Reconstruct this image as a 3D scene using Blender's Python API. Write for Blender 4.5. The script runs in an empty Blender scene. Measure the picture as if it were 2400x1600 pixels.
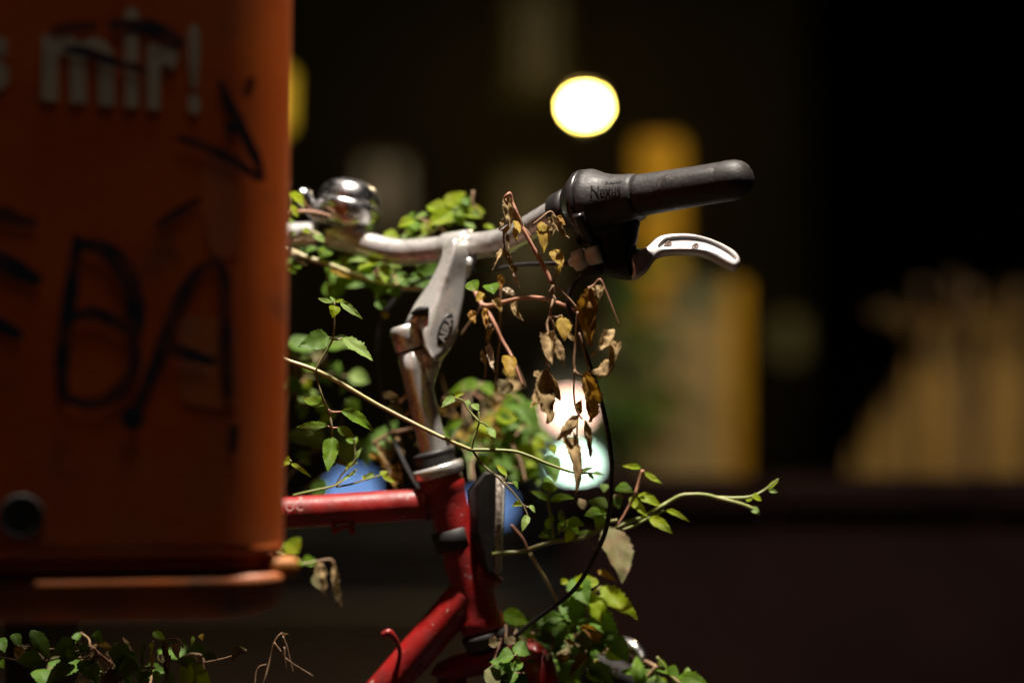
import bpy, bmesh, math, random
from mathutils import Vector, Matrix, noise

S = bpy.context.scene
COL = S.collection
random.seed(11)
V = Vector

# ------------------------------------------------------------------ camera, sky, light, exposure
CAMZ, FPX = 1.0, 2400 * 85 / 36.0          # level camera one metre up, 85 mm lens; FPX in 2400-px photo pixels
cam_d = bpy.data.cameras.new('camera'); cam = bpy.data.objects.new('camera', cam_d); COL.objects.link(cam)
cam.location = (0, 0, CAMZ); cam.rotation_euler = (math.radians(90), 0, 0)
cam_d.lens = 85; cam_d.sensor_width = 36; cam_d.clip_start = 0.05; cam_d.clip_end = 500
cam_d.dof.use_dof = True; cam_d.dof.focus_distance = 2.155; cam_d.dof.aperture_fstop = 1.7
cam_d.dof.aperture_ratio = 0.86
S.camera = cam

W = bpy.data.worlds.new('World'); S.world = W; W.use_nodes = True
nt = W.node_tree; bg = nt.nodes['Background']
sky = nt.nodes.new('ShaderNodeTexSky'); sky.sky_type = 'NISHITA'; sky.sun_disc = False
sky.sun_elevation = math.radians(35); sky.sun_rotation = math.radians(200)
nt.links.new(sky.outputs[0], bg.inputs[0]); bg.inputs[1].default_value = 0.00022      # night
moon_d = bpy.data.lights.new('moonlight', 'SUN'); moon_d.energy = 0.004; moon_d.angle = math.radians(0.5)
moon_d.color = (1, .96, .9)
moon = bpy.data.objects.new('moonlight', moon_d); COL.objects.link(moon)
moon.location = (0, 0, 20); moon.rotation_euler = (math.radians(55), 0, math.radians(-20))
LAMP_HEAD = V((0.08, 1.89, 4.45))          # the street lamp over the bicycle (above the frame)
LAMP_POWER = 205
S.view_settings.view_transform = 'Standard'; S.view_settings.look = 'None'
S.view_settings.exposure = 0; S.view_settings.gamma = 1; S.view_settings.use_curve_mapping = False
S.render.engine = 'CYCLES'; S.cycles.use_denoising = True
S.cycles.max_bounces = 8; S.cycles.diffuse_bounces = 3; S.cycles.sample_clamp_indirect = 6

# ------------------------------------------------------------------ placing helpers
def P(u, v, d):                            # a point of the place: photo direction (u, v) at depth d metres
    return V(((u - 1200) / FPX * d, d, CAMZ - (v - 800) / FPX * d))
def on_plane(u, v, p0, n):
    r = V(((u - 1200) / FPX, 1, -(v - 800) / FPX)); o = V((0, 0, CAMZ))
    return o + r * ((p0 - o).dot(n) / r.dot(n))
CROP = {'C3': (640, 380, 3.92), 'C4': (1140, 340, 3.5636), 'C5': (640, 640, 3.1367), 'C6': (1080, 620, 3.0146),
        'C7': (640, 1040, 2.8), 'C8': (1140, 1040, 2.8), 'D1': (1180, 1360, 4.704), 'D2': (1380, 1040, 5.113),
        'D3': (900, 440, 7.84), 'D4': (1120, 440, 5.6), 'D5': (660, 560, 6.533), 'D6': (660, 880, 5.6),
        'D7': (1000, 860, 5.6), 'D8': (160, 1440, 6.533), 'B5': (0, 1280, 2.94), 'S4': (900, 520, 2.8), 'SRC': (0, 0, 1)}
def Q(c, x, y):
    a, b, s = CROP[c]; return a + x / s, b + y / s
def PQ(c, x, y, d): return P(*Q(c, x, y), d)

# ------------------------------------------------------------------ materials
def new_mat(name):
    m = bpy.data.materials.new(name); m.use_nodes = True
    n = m.node_tree.nodes; n.clear()
    out = n.new('ShaderNodeOutputMaterial'); b = n.new('ShaderNodeBsdfPrincipled')
    m.node_tree.links.new(b.outputs[0], out.inputs[0])
    return m, m.node_tree, b, out
def noise_fac(t, scale, lo, hi, detail=4, coords='Object', stretch=None):
    tc = t.nodes.new('ShaderNodeTexCoord'); nz = t.nodes.new('ShaderNodeTexNoise')
    src = tc.outputs[coords]
    if stretch:
        mp = t.nodes.new('ShaderNodeMapping'); mp.inputs['Scale'].default_value = stretch
        t.links.new(src, mp.inputs[0]); src = mp.outputs[0]
    t.links.new(src, nz.inputs['Vector']); nz.inputs['Scale'].default_value = scale; nz.inputs['Detail'].default_value = detail
    mr = t.nodes.new('ShaderNodeMapRange'); mr.inputs[1].default_value = lo; mr.inputs[2].default_value = hi
    t.links.new(nz.outputs[0], mr.inputs[0]); return mr.outputs[0]
def mixc(t, fac, a, b):
    m = t.nodes.new('ShaderNodeMix'); m.data_type = 'RGBA'
    for i, s in ((0, fac), (6, a), (7, b)):
        if hasattr(s, 'is_linked') or hasattr(s, 'links'): t.links.new(s, m.inputs[i])
        else: m.inputs[i].default_value = s if i == 0 else (*s, 1)
    return m.outputs[2]
def mixf(t, fac, a, b):
    m = t.nodes.new('ShaderNodeMix'); m.data_type = 'FLOAT'
    t.links.new(fac, m.inputs[0]); m.inputs[2].default_value = a; m.inputs[3].default_value = b
    return m.outputs[0]
def surf(name, base, alt=None, rough=.5, rough2=None, metal=0, scale=40, lo=.45, hi=.7, bump=0, bscale=300, coat=0,
         spec=.5, stretch=None, emit=None, estr=0, speck=None):
    m, t, b, out = new_mat(name)
    if alt:
        c = mixc(t, noise_fac(t, scale, lo, hi, stretch=stretch), base, alt)
        for sc_, sl, sh, scol in (speck or ()): c = mixc(t, noise_fac(t, sc_, sl, sh, detail=6), c, scol)
        t.links.new(c, b.inputs['Base Color'])
    else: b.inputs['Base Color'].default_value = (*base, 1)
    if rough2 is not None: t.links.new(mixf(t, noise_fac(t, scale * 1.7, .35, .7, stretch=stretch), rough, rough2), b.inputs['Roughness'])
    else: b.inputs['Roughness'].default_value = rough
    b.inputs['Metallic'].default_value = metal; b.inputs['Specular IOR Level'].default_value = spec
    b.inputs['Coat Weight'].default_value = coat; b.inputs['Coat Roughness'].default_value = .12
    if bump:
        bp = t.nodes.new('ShaderNodeBump'); bp.inputs['Strength'].default_value = bump; bp.inputs['Distance'].default_value = .001
        t.links.new(noise_fac(t, bscale, 0, 1), bp.inputs['Height']); t.links.new(bp.outputs[0], b.inputs['Normal'])
    if emit:
        b.inputs['Emission Color'].default_value = (*emit, 1); b.inputs['Emission Strength'].default_value = estr
    return m
M = {}
M['alu'] = surf('weathered_aluminium', (.74, .72, .70), (.50, .47, .44), .24, .40, .62, 60, .5, .75, .06, 420, .75, speck=((150, .62, .70, (.22, .17, .12)), (30, .6, .75, (.40, .36, .30))))
M['stem_alu'] = surf('satin_aluminium', (.76, .74, .72), (.56, .52, .48), .24, .36, .62, 55, .5, .75, .04, 500, .75, speck=((40, .62, .74, (.36, .28, .20)),))
M['chrome'] = surf('bell_chrome', (.62, .61, .62), (.35, .33, .32), .20, .34, 1, 90, .55, .8)
M['bolt'] = surf('bolt_steel', (.55, .50, .42), (.30, .17, .08), .35, .6, .9, 120)
M['red'] = surf('red_enamel', (.27, .007, .006), (.17, .005, .005), .38, .58, 0, 45, .42, .68, .25, 260, .18, speck=((140, .66, .70, (.30, .20, .17)), (22, .58, .72, (.13, .012, .010)), (330, .69, .73, (.06, .03, .02))))
M['rubber'] = surf('grip_rubber', (.014, .012, .012), (.028, .024, .023), .50, .66, 0, 70, .4, .75, .35, 330, spec=.42, speck=((210, .60, .72, (.055, .048, .043)), (60, .60, .75, (.012, .011, .011))))
M['gloss_black'] = surf('glossy_black_plastic', (.015, .013, .014), (.03, .026, .026), .22, .4, 0, 80)
M['black'] = surf('matt_black_plastic', (.012, .011, .011), (.022, .019, .018), .48, .6, 0, 80, bump=.05)
M['lever'] = surf('painted_silver_lever', (.66, .63, .62), (.54, .50, .48), .33, .44, .55, 70, .5, .8, .05, 500, speck=((190, .66, .72, (.38, .33, .30)),))
M['dark_mark'] = surf('engraved_mark', (.10, .055, .045), rough=.6)
M['white_plastic'] = surf('white_adjuster', (.62, .62, .60), (.45, .44, .40), .35, .5, .2, 90)
M['cable'] = surf('black_cable_housing', (.014, .013, .015), (.03, .027, .028), .38, .5, 0, 120)
M['cable_grey'] = surf('worn_cable_housing', (.20, .18, .19), (.11, .10, .10), .35, .5, 0, 120)
M['reflex'] = surf('reflector_rim', (.38, .33, .28), (.18, .15, .12), .22, .5, .2, 260, .45, .6, .9, 380)
M['lens'] = surf('reflector_lens', (.75, .75, .75), rough=.1)
M['badge'] = surf('badge_black', (.012, .012, .013), rough=.4)
M['badge_txt'] = surf('badge_letters', (.55, .52, .50), rough=.4, metal=.4)
M['tyre'] = surf('tyre_rubber', (.02, .019, .018), (.035, .03, .028), .8, .9, 0, 60)
M['saddle'] = surf('saddle_vinyl', (.02, .018, .017), rough=.5)
M['bin'] = surf('orange_plastic', (.68, .128, .008), (.50, .078, .006), .38, .56, 0, 9, .3, .7, .03, 160, .12, speck=((16, .60, .72, (.30, .075, .018)), (120, .68, .74, (.16, .05, .02)), (5, .55, .75, (.50, .15, .045))))
M['bin_edge'] = surf('orange_plastic_base', (.46, .11, .012), (.24, .085, .035), .5, .65, 0, 14, .42, .66, .10, 160, speck=((30, .58, .68, (.13, .09, .06)), (90, .66, .72, (.05, .03, .02))))
M['bin_white'] = surf('white_print', (.60, .52, .38), (.42, .34, .24), .55, scale=30)
M['ink'] = surf('graffiti_marker_ink', (.012, .018, .036), (.20, .045, .016), .5, scale=42, lo=.44, hi=.68)
M['ink_faded'] = surf('faded_marker_ink', (.10, .028, .016), (.22, .05, .016), .5, scale=25)
M['sticker'] = surf('sticker_residue', (.50, .15, .06), (.62, .15, .03), .6, scale=45, lo=.35, hi=.6)
M['sticker_pale'] = surf('sun_bleached_patch', (.60, .16, .07), (.70, .155, .016), .42, scale=14, lo=.4, hi=.6)
M['hole'] = surf('lock_recess_black', (.006, .005, .005), rough=.7)
M['postpaint'] = surf('black_post_paint', (.010, .009, .009), (.016, .014, .012), .6, .8, 0, 20)
M['galv'] = surf('dark_painted_steel', (.05, .048, .045), (.08, .07, .06), .5, .65, .3, 20)
M['paving'] = surf('concrete_paving', (.024, .016, .012), (.015, .010, .008), .85, None, 0, 3, .35, .7, .3, 60, spec=.1)
M['asphalt'] = surf('asphalt', (.022, .013, .011), (.014, .0085, .0075), .8, .9, 0, .9, .35, .7, .4, 40, spec=.1)
M['kerb'] = surf('granite_kerb', (.20, .18, .165), (.13, .12, .11), .8, None, 0, 5)
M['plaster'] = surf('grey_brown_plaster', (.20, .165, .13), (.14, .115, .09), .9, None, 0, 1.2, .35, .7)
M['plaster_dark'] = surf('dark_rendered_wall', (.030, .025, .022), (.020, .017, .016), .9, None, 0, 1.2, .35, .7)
M['yellow'] = surf('yellow_painted_metal', (.74, .42, .015), (.62, .33, .012), .55, .7, 0, 4)
M['beige'] = surf('beige_cabinet_paint', (.46, .36, .20), (.36, .28, .16), .6, .75, 0, 3)
M['olive'] = surf('olive_cabinet_paint', (.20, .21, .13), (.15, .16, .10), .6, .75, 0, 3)
M['greygreen'] = surf('grey_green_cabinet_paint', (.24, .27, .24), (.18, .20, .18), .6, .75, 0, 3)
M['wood'] = surf('stained_timber', (.46, .31, .11), (.36, .22, .07), .65, .8, 0, 6, .35, .7, stretch=(6, 6, .7))
M['lowwall'] = surf('dark_brown_render', (.015, .0066, .0054), (.0085, .0042, .0038), .9, None, 0, 3, .35, .7, .5, 60, spec=.04)
M['coping'] = surf('dark_coping', (.011, .006, .005), (.007, .004, .0035), .95, None, 0, 6, spec=0)  # nearly black tones, no specular
M['wood_dark'] = surf('dark_timber', (.16, .10, .05), (.10, .06, .03), .7, .8, 0, 6)
M['glass'] = surf('dark_window_glass', (.012, .013, .016), rough=.08)
M['wframe'] = surf('window_frame_paint', (.12, .10, .085), rough=.6)
M['roof'] = surf('roof_tiles', (.10, .05, .035), (.07, .035, .025), .8, scale=8)
M['scooter'] = surf('scooter_paint', (.10, .13, .115), (.07, .09, .08), .35, .5, 0, 10)
def glow(name, c, s): return surf(name, (.3, .3, .3), rough=.5, emit=c, estr=s)
M['lantern'] = glow('lantern_glow', (1, .68, .12), 230)
M['amber_bulb'] = glow('amber_lamp_glow', (1, .60, .03), .9)
M['added_lamp'] = glow('added_lamp_glow', (1, .62, .18), 30)
M['headlight'] = glow('headlight_glow', (1, .60, .44), 16)
M['daylight'] = glow('running_light_glow', (.70, 1, .80), 19)
M['blue'] = glow('blue_lamp_glow', (.26, .48, 1), 3.4)
M['key'] = glow('street_lamp_glow', (1, .86, .68), 60)
M['dimpane'] = glow('dim_window_glow', (1, .74, .46), .11)
M['faintpane'] = glow('faint_window_glow', (1, .84, .68), .016)
M['dimsign'] = glow('dim_sign_glow', (1, .80, .18), .03)

def leaf_mat(name, c1, c2, vein, trans, spots=(.3, .2), edge=None, rough=.45, tcol=None):
    m, t, b, out = new_mat(name)
    n, l = t.nodes, t.links
    uv = n.new('ShaderNodeUVMap'); sp = n.new('ShaderNodeSeparateXYZ'); l.new(uv.outputs[0], sp.inputs[0])
    def mth(op, a, bb=None, c=None):
        k = n.new('ShaderNodeMath'); k.operation = op
        for i, s in enumerate((a, bb, c)):
            if s is None: continue
            if hasattr(s, 'links'): l.new(s, k.inputs[i])
            else: k.inputs[i].default_value = s
        return k.outputs[0]
    av = mth('ABSOLUTE', sp.outputs[1])
    mid = mth('LESS_THAN', av, .045)
    fr = mth('FRACT', mth('SUBTRACT', mth('MULTIPLY', sp.outputs[0], 6.5), mth('MULTIPLY', av, 1.7)))
    side = mth('LESS_THAN', fr, .11)
    vn = mth('MULTIPLY', mth('MAXIMUM', mid, side), .32)
    oi = n.new('ShaderNodeObjectInfo')
    col = mixc(t, noise_fac(t, 55, .38, .66), c1, c2)
    col = mixc(t, mth('MULTIPLY', oi.outputs['Random'], .55), col, c2)
    if edge:
        ef = mth('MULTIPLY', noise_fac(t, 90, .50, .62), mth('MULTIPLY_ADD', mth('MULTIPLY', sp.outputs[0], sp.outputs[0]), .9, .1))
        col = mixc(t, ef, col, edge)
    col = mixc(t, vn, col, vein)
    l.new(col, b.inputs['Base Color']); b.inputs['Roughness'].default_value = max(.52, rough); b.inputs['Specular IOR Level'].default_value = .16
    bp = n.new('ShaderNodeBump'); bp.inputs['Strength'].default_value = .35; bp.inputs['Distance'].default_value = .0012
    hgt = mth('ADD', mth('MULTIPLY', noise_fac(t, 260, 0, 1), .5), mth('MULTIPLY', vn, -1.2))
    l.new(hgt, bp.inputs['Height']); l.new(bp.outputs[0], b.inputs['Normal'])
    tr = n.new('ShaderNodeBsdfTranslucent')
    if tcol: tr.inputs[0].default_value = (*tcol, 1)
    else: l.new(col, tr.inputs[0])
    mx = n.new('ShaderNodeMixShader'); mx.inputs[0].default_value = trans
    l.new(b.outputs[0], mx.inputs[1]); l.new(tr.outputs[0], mx.inputs[2]); l.new(mx.outputs[0], out.inputs[0])
    return m
LM = {
 'g': leaf_mat('green_leaf', (.125, .235, .010), (.080, .175, .012), (.16, .25, .06), .46, edge=(.18, .15, .02), tcol=(.28, .46, .012)),
 'b': leaf_mat('yellow_green_leaf', (.18, .29, .008), (.23, .29, .007), (.27, .33, .05), .52, edge=(.28, .18, .012), tcol=(.46, .58, .010)),
 'k': leaf_mat('dark_green_leaf', (.060, .130, .016), (.085, .165, .022), (.14, .20, .08), .32, tcol=(.16, .30, .02)),
 'p': leaf_mat('pale_sheen_leaf', (.20, .29, .07), (.14, .23, .045), (.28, .33, .18), .36, tcol=(.26, .38, .05)),  # paler green: the lamp's gloss on the leaves put into the colour
 'y': leaf_mat('yellowed_leaf', (.38, .26, .03), (.30, .19, .035), (.42, .31, .12), .38, edge=(.14, .07, .02), rough=.6, tcol=(.45, .26, .012)),
 'o': leaf_mat('orange_brown_leaf', (.32, .18, .04), (.20, .10, .026), (.36, .22, .08), .34, edge=(.09, .045, .016), rough=.7, tcol=(.48, .24, .02)),
 't': leaf_mat('dry_tan_leaf', (.40, .29, .14), (.25, .165, .075), (.52, .42, .26), .28, edge=(.13, .075, .035), rough=.75),
 'd': leaf_mat('dry_dark_brown_leaf', (.20, .135, .065), (.28, .20, .09), (.32, .24, .13), .26, edge=(.08, .045, .022), rough=.8, tcol=(.36, .21, .05)),
 'w': leaf_mat('bleached_cream_leaf', (.55, .44, .32), (.42, .32, .22), (.5, .42, .3), .25, rough=.7),
 'm': leaf_mat('half_withered_leaf', (.13, .14, .055), (.17, .12, .06), (.22, .2, .1), .28, edge=(.10, .055, .035), rough=.65),
}
M['st_green'] = surf('green_vine_stem', (.20, .24, .06), (.28, .24, .10), .5, None, 0, 40)
M['st_pale'] = surf('pale_vine_runner', (.48, .38, .22), (.36, .34, .13), .45, None, 0, 22, .4, .6)
M['st_red'] = surf('reddish_vine_stem', (.40, .19, .12), (.30, .15, .09), .55, None, 0, 40)
M['st_brown'] = surf('dry_brown_stem', (.24, .14, .075), (.34, .22, .13), .65, None, 0, 60)
M['st_thin'] = surf('slim_green_brown_stem', (.22, .17, .09), (.15, .18, .05), .55, None, 0, 60)

# ------------------------------------------------------------------ object helpers
def root_loc(o):
    while o.parent: o = o.parent
    return V(o.location)
def obj(name, vf, mat, parent=None, smooth=True, kind=None):
    verts, faces = vf[0], vf[1]
    off = root_loc(parent) if parent else V((0, 0, 0))
    me = bpy.data.meshes.new(name); me.from_pydata([tuple(V(p) - off) for p in verts], [], faces); me.update()
    if smooth: me.polygons.foreach_set('use_smooth', [True] * len(me.polygons))
    me.materials.append(mat if not isinstance(mat, str) else M[mat])
    o = bpy.data.objects.new(name, me); COL.objects.link(o)
    if parent: o.parent = parent
    if kind: o['kind'] = kind
    return o
def thing(name, label, cat, loc, group=None):
    o = bpy.data.objects.new(name, None); COL.objects.link(o); o.location = loc; o.empty_display_size = .05
    o['label'] = label; o['category'] = cat
    if group: o['group'] = group
    return o
def recalc(o):
    bm = bmesh.new(); bm.from_mesh(o.data); bmesh.ops.recalc_face_normals(bm, faces=bm.faces); bm.to_mesh(o.data); bm.free(); return o
def crisp(o, ang=35):
    for p in o.data.polygons: p.use_smooth = True
    o.data.set_sharp_from_angle(angle=math.radians(ang)); return o
def join(*parts):
    vs, fs = [], []
    for v, f in parts:
        k = len(vs); vs += list(v); fs += [tuple(i + k for i in q) for q in f]
    return vs, fs
def smooth_path(pts, n=6):
    pts = [V(p) for p in pts]
    if len(pts) < 3: return pts
    q = [pts[0] * 2 - pts[1]] + pts + [pts[-1] * 2 - pts[-2]]; out = []
    for i in range(1, len(q) - 2):
        a, b, c, d = q[i - 1:i + 3]
        for k in range(n):
            t = k / n
            out.append(.5 * ((2 * b) + (c - a) * t + (2 * a - 5 * b + 4 * c - d) * t * t + (3 * b - a - 3 * c + d) * t ** 3))
    return out + [pts[-1]]
def tube(pts, rad, seg=12, n=6, cap=True, wob=0):
    pts = smooth_path(pts, n); N = len(pts)
    rr = rad if hasattr(rad, '__len__') else [rad]
    def R(t):
        x = t * (len(rr) - 1); i = min(int(x), len(rr) - 2) if len(rr) > 1 else 0
        return rr[0] if len(rr) == 1 else rr[i] + (rr[i + 1] - rr[i]) * (x - i)
    vs, fs, up = [], [], None
    for i, p in enumerate(pts):
        tg = (pts[min(i + 1, N - 1)] - pts[max(i - 1, 0)]).normalized()
        if up is None: up = tg.orthogonal().normalized()
        up = (up - tg * up.dot(tg)).normalized(); bn = tg.cross(up)
        r = R(i / (N - 1)) * (1 + wob * random.uniform(-1, 1))
        for k in range(seg):
            a = 2 * math.pi * k / seg; vs.append(p + (up * math.cos(a) + bn * math.sin(a)) * r)
    for i in range(N - 1):
        for k in range(seg):
            k2 = (k + 1) % seg; fs.append((i * seg + k, i * seg + k2, (i + 1) * seg + k2, (i + 1) * seg + k))
    if cap: fs += [tuple(range(seg - 1, -1, -1)), tuple(range((N - 1) * seg, N * seg))]
    return vs, fs
def lathe(o, ax, prof, seg=32, ref=None):
    ax = V(ax).normalized(); e1 = (V(ref) - ax * V(ref).dot(ax)).normalized() if ref is not None else ax.orthogonal().normalized(); e2 = ax.cross(e1)
    vs, fs = [], []
    for t, r in prof:
        for k in range(seg):
            a = 2 * math.pi * k / seg; vs.append(V(o) + ax * t + (e1 * math.cos(a) + e2 * math.sin(a)) * max(r, 1e-5))
    for i in range(len(prof) - 1):
        for k in range(seg):
            k2 = (k + 1) % seg; fs.append((i * seg + k, i * seg + k2, (i + 1) * seg + k2, (i + 1) * seg + k))
    fs += [tuple(range(seg - 1, -1, -1)), tuple(range((len(prof) - 1) * seg, len(prof) * seg))]
    return vs, fs
def cyl(a, b, r, r2=None, seg=24):
    a, b = V(a), V(b); L = (b - a).length; r2 = r if r2 is None else r2; e = min(.0015, L * .2, r * .3)
    return lathe(a, b - a, [(0, r - e), (e, r), (L - e, r2), (L, r2 - e)], seg)
def box(lo, hi, ex=None, ey=None, org=None, bev=0):
    lo, hi = V(lo), V(hi); bm = bmesh.new(); bmesh.ops.create_cube(bm, size=1)
    for v in bm.verts: v.co = V([(lo[i] + hi[i]) / 2 + v.co[i] * (hi[i] - lo[i]) for i in range(3)])
    if bev: bmesh.ops.bevel(bm, geom=bm.edges[:], offset=bev, segments=2, profile=.5, affect='EDGES')
    vs = [v.co.copy() for v in bm.verts]; bm.verts.index_update(); fs = [tuple(v.index for v in f.verts) for f in bm.faces]; bm.free()
    if ex is not None:
        ez = V((0, 0, 1)); vs = [V(org) + V(ex) * v.x + V(ey) * v.y + ez * v.z for v in vs]
    return vs, fs
def frame_map(vf, o, ex, ey, ez):
    return [V(o) + V(ex) * v[0] + V(ey) * v[1] + V(ez) * v[2] for v in vf[0]], vf[1]
def loft(rings, cap=True):
    n = len(rings[0]); vs = [p for r in rings for p in r]; fs = []
    for i in range(len(rings) - 1):
        for k in range(n):
            k2 = (k + 1) % n; fs.append((i * n + k, i * n + k2, (i + 1) * n + k2, (i + 1) * n + k))
    if cap: fs += [tuple(range(n - 1, -1, -1)), tuple(range((len(rings) - 1) * n, len(rings) * n))]
    return vs, fs
def resample(poly, n, closed=True):
    poly = [V((p[0], p[1], 0)) for p in poly]; k = len(poly); out = []
    for i in range(k):                                   # closed Catmull-Rom first
        a, b, c, d = (poly[(i + j) % k] for j in (-1, 0, 1, 2))
        for s in range(8):
            t = s / 8; out.append(.5 * ((2 * b) + (c - a) * t + (2 * a - 5 * b + 4 * c - d) * t * t + (3 * b - a - 3 * c + d) * t ** 3))
    L = [0]
    for i in range(len(out)): L.append(L[-1] + (out[(i + 1) % len(out)] - out[i]).length)
    res, j = [], 0
    for s in range(n):
        x = L[-1] * s / n
        while L[j + 1] < x: j += 1
        f = (x - L[j]) / max(L[j + 1] - L[j], 1e-9); res.append(out[j].lerp(out[(j + 1) % len(out)], f))
    return res
def offset_poly(p, d):
    n = len(p); ar = sum(p[i].x * p[(i + 1) % n].y - p[(i + 1) % n].x * p[i].y for i in range(n)); s = 1 if ar > 0 else -1
    out = []
    for i in range(n):
        tg = (p[(i + 1) % n] - p[i - 1]).normalized(); out.append(p[i] + V((-tg.y, tg.x, 0)) * d * s)
    return out
def text_geo(s, size=1.0, bold=0):
    c = bpy.data.curves.new('txt', 'FONT'); c.body = s; c.size = size; c.offset = bold; c.resolution_u = 3
    o = bpy.data.objects.new('txt', c); COL.objects.link(o); dg = bpy.context.evaluated_depsgraph_get(); dg.update()
    me = bpy.data.meshes.new_from_object(o.evaluated_get(dg))
    r = ([v.co.copy() for v in me.vertices], [tuple(p.vertices) for p in me.polygons])
    bpy.data.objects.remove(o); bpy.data.curves.remove(c); bpy.data.meshes.remove(me)
    return r
def fit(vf, w, h):                                       # normalise text to a w x h box at the origin
    xs = [v.x for v in vf[0]]; ys = [v.y for v in vf[0]]
    x0, x1, y0, y1 = min(xs), max(xs), min(ys), max(ys)
    return [V(((v.x - x0) / (x1 - x0) * w, (v.y - y0) / (y1 - y0) * h, 0)) for v in vf[0]], vf[1]
def ribbon(pts, width, lift, n_dir):
    pts = smooth_path(pts, 5); vs, fs = [], []; n_dir = V(n_dir)
    for i, p in enumerate(pts):
        tg = (pts[min(i + 1, len(pts) - 1)] - pts[max(i - 1, 0)]).normalized(); s = tg.cross(n_dir).normalized()
        w = width * (.55 + .45 * min(1, 3 * min(i + .4, len(pts) - i - .6) / len(pts))) * random.uniform(.93, 1.07) / 2
        vs += [p + n_dir * lift - s * w, p + n_dir * lift + s * w]
    for i in range(len(pts) - 1): fs.append((2 * i, 2 * i + 1, 2 * i + 3, 2 * i + 2))
    return vs, fs

# ------------------------------------------------------------------ the setting: ground, road, pavements
def slab(name, x0, x1, y0, y1, z0, z1, mat):
    return obj(name, box((x0, y0, z0), (x1, y1, z1)), mat, smooth=False, kind='structure')
slab('ground', -200, 200, -120, 380, -.30, -.15, 'asphalt')
slab('road', -60, 60, 9.2, 13.6, -.149, -.12, 'asphalt')
slab('pavement', -60, 60, -3, 9.0, -.149, 0, 'paving')
slab('far_pavement', -60, 60, 13.8, 18.2, -.149, 0, 'paving')
slab('kerb', -60, 60, 9.002, 9.198, -.149, .004, 'kerb')
slab('far_kerb', -60, 60, 13.602, 13.798, -.149, .004, 'kerb')

# ------------------------------------------------------------------ buildings across the street
def building(name, label, x0, x1, y, h, wall, wins, door=None, dim=None):
    t = thing(name, label, 'building', ((x0 + x1) / 2, y, 0))
    holes = sorted(wins + ([door] if door else []))
    xs = sorted({x0, x1, *[a for w in holes for a in (w[0], w[1])]}); zs = sorted({0, h, *[a for w in holes for a in (w[2], w[3])]})
    parts = []
    for i in range(len(xs) - 1):
        for k in range(len(zs) - 1):
            cx, cz = (xs[i] + xs[i + 1]) / 2, (zs[k] + zs[k + 1]) / 2
            if any(w[0] < cx < w[1] and w[2] < cz < w[3] for w in holes): continue
            parts.append(box((xs[i], y, zs[k]), (xs[i + 1], y + .35, zs[k + 1])))
    parts.append(box((x0, y + .351, 0), (x1, y + 8, h)))
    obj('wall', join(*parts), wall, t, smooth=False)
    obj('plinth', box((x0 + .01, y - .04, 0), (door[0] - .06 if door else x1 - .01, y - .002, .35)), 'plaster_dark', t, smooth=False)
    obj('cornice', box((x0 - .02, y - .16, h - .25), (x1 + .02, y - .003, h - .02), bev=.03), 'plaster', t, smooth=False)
    obj('roof', ([(x0 - .2, y - .3, h + .002), (x1 + .2, y - .3, h + .002), (x1 + .2, y + 8.3, h + .002), (x0 - .2, y + 8.3, h + .002),
                  (x0 - .2, y + 4, h + 3), (x1 + .2, y + 4, h + 3)], [(0, 1, 5, 4), (2, 3, 4, 5), (0, 4, 3), (1, 2, 5), (0, 3, 2, 1)]), 'roof', t, smooth=False)
    for w in wins:
        a, b, c, d = w[:4]
        f = obj('window', join(*[box(*q) for q in (((a, y + .1, c), (a + .07, y + .18, d)), ((b - .07, y + .1, c), (b, y + .18, d)),
              ((a + .07, y + .1, d - .07), (b - .07, y + .18, d)), ((a + .07, y + .1, c), (b - .07, y + .18, c + .07)),
              (((a + b) / 2 - .03, y + .1, c + .07), ((a + b) / 2 + .03, y + .18, d - .07)))]), 'wframe', t, smooth=False)
        obj('pane', box((a + .071, y + .13, c + .071), (b - .071, y + .14, d - .071)), dim[w] if dim and w in dim else 'glass', f, smooth=False)
        obj('sill', box((a - .05, y - .08, c - .06), (b + .05, y + .098, c - .003)), 'kerb', f, smooth=False)
    if door:
        a, b, c, d = door
        o = obj('door', box((a + .002, y + .12, c + .002), (b - .002, y + .17, d - .002), bev=.01), 'wood_dark', t, smooth=False)
        for z in (.25, 1.15): obj('panel', box((a + .15, y + .105, z), (b - .15, y + .118, z + .7)), 'wframe', o, smooth=False)
        obj('handle', box((b - .14, y + .06, 1.0), (b - .10, y + .118, 1.14), bev=.008), 'bolt', o)
    return t
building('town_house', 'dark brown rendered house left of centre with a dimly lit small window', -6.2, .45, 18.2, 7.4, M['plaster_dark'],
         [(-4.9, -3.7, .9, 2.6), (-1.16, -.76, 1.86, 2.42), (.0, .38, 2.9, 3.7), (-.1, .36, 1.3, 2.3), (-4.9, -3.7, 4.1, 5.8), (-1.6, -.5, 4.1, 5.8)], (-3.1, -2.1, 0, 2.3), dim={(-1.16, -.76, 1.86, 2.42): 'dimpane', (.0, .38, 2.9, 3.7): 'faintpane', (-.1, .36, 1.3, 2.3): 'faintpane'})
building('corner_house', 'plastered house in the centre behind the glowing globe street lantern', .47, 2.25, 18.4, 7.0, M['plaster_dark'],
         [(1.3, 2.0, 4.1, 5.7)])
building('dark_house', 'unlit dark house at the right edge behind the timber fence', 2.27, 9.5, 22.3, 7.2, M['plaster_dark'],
         [(5.0, 6.2, .9, 2.6), (7.4, 8.6, .9, 2.6), (3.0, 4.2, 4.1, 5.8), (6.0, 7.2, 4.1, 5.8)])

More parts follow.
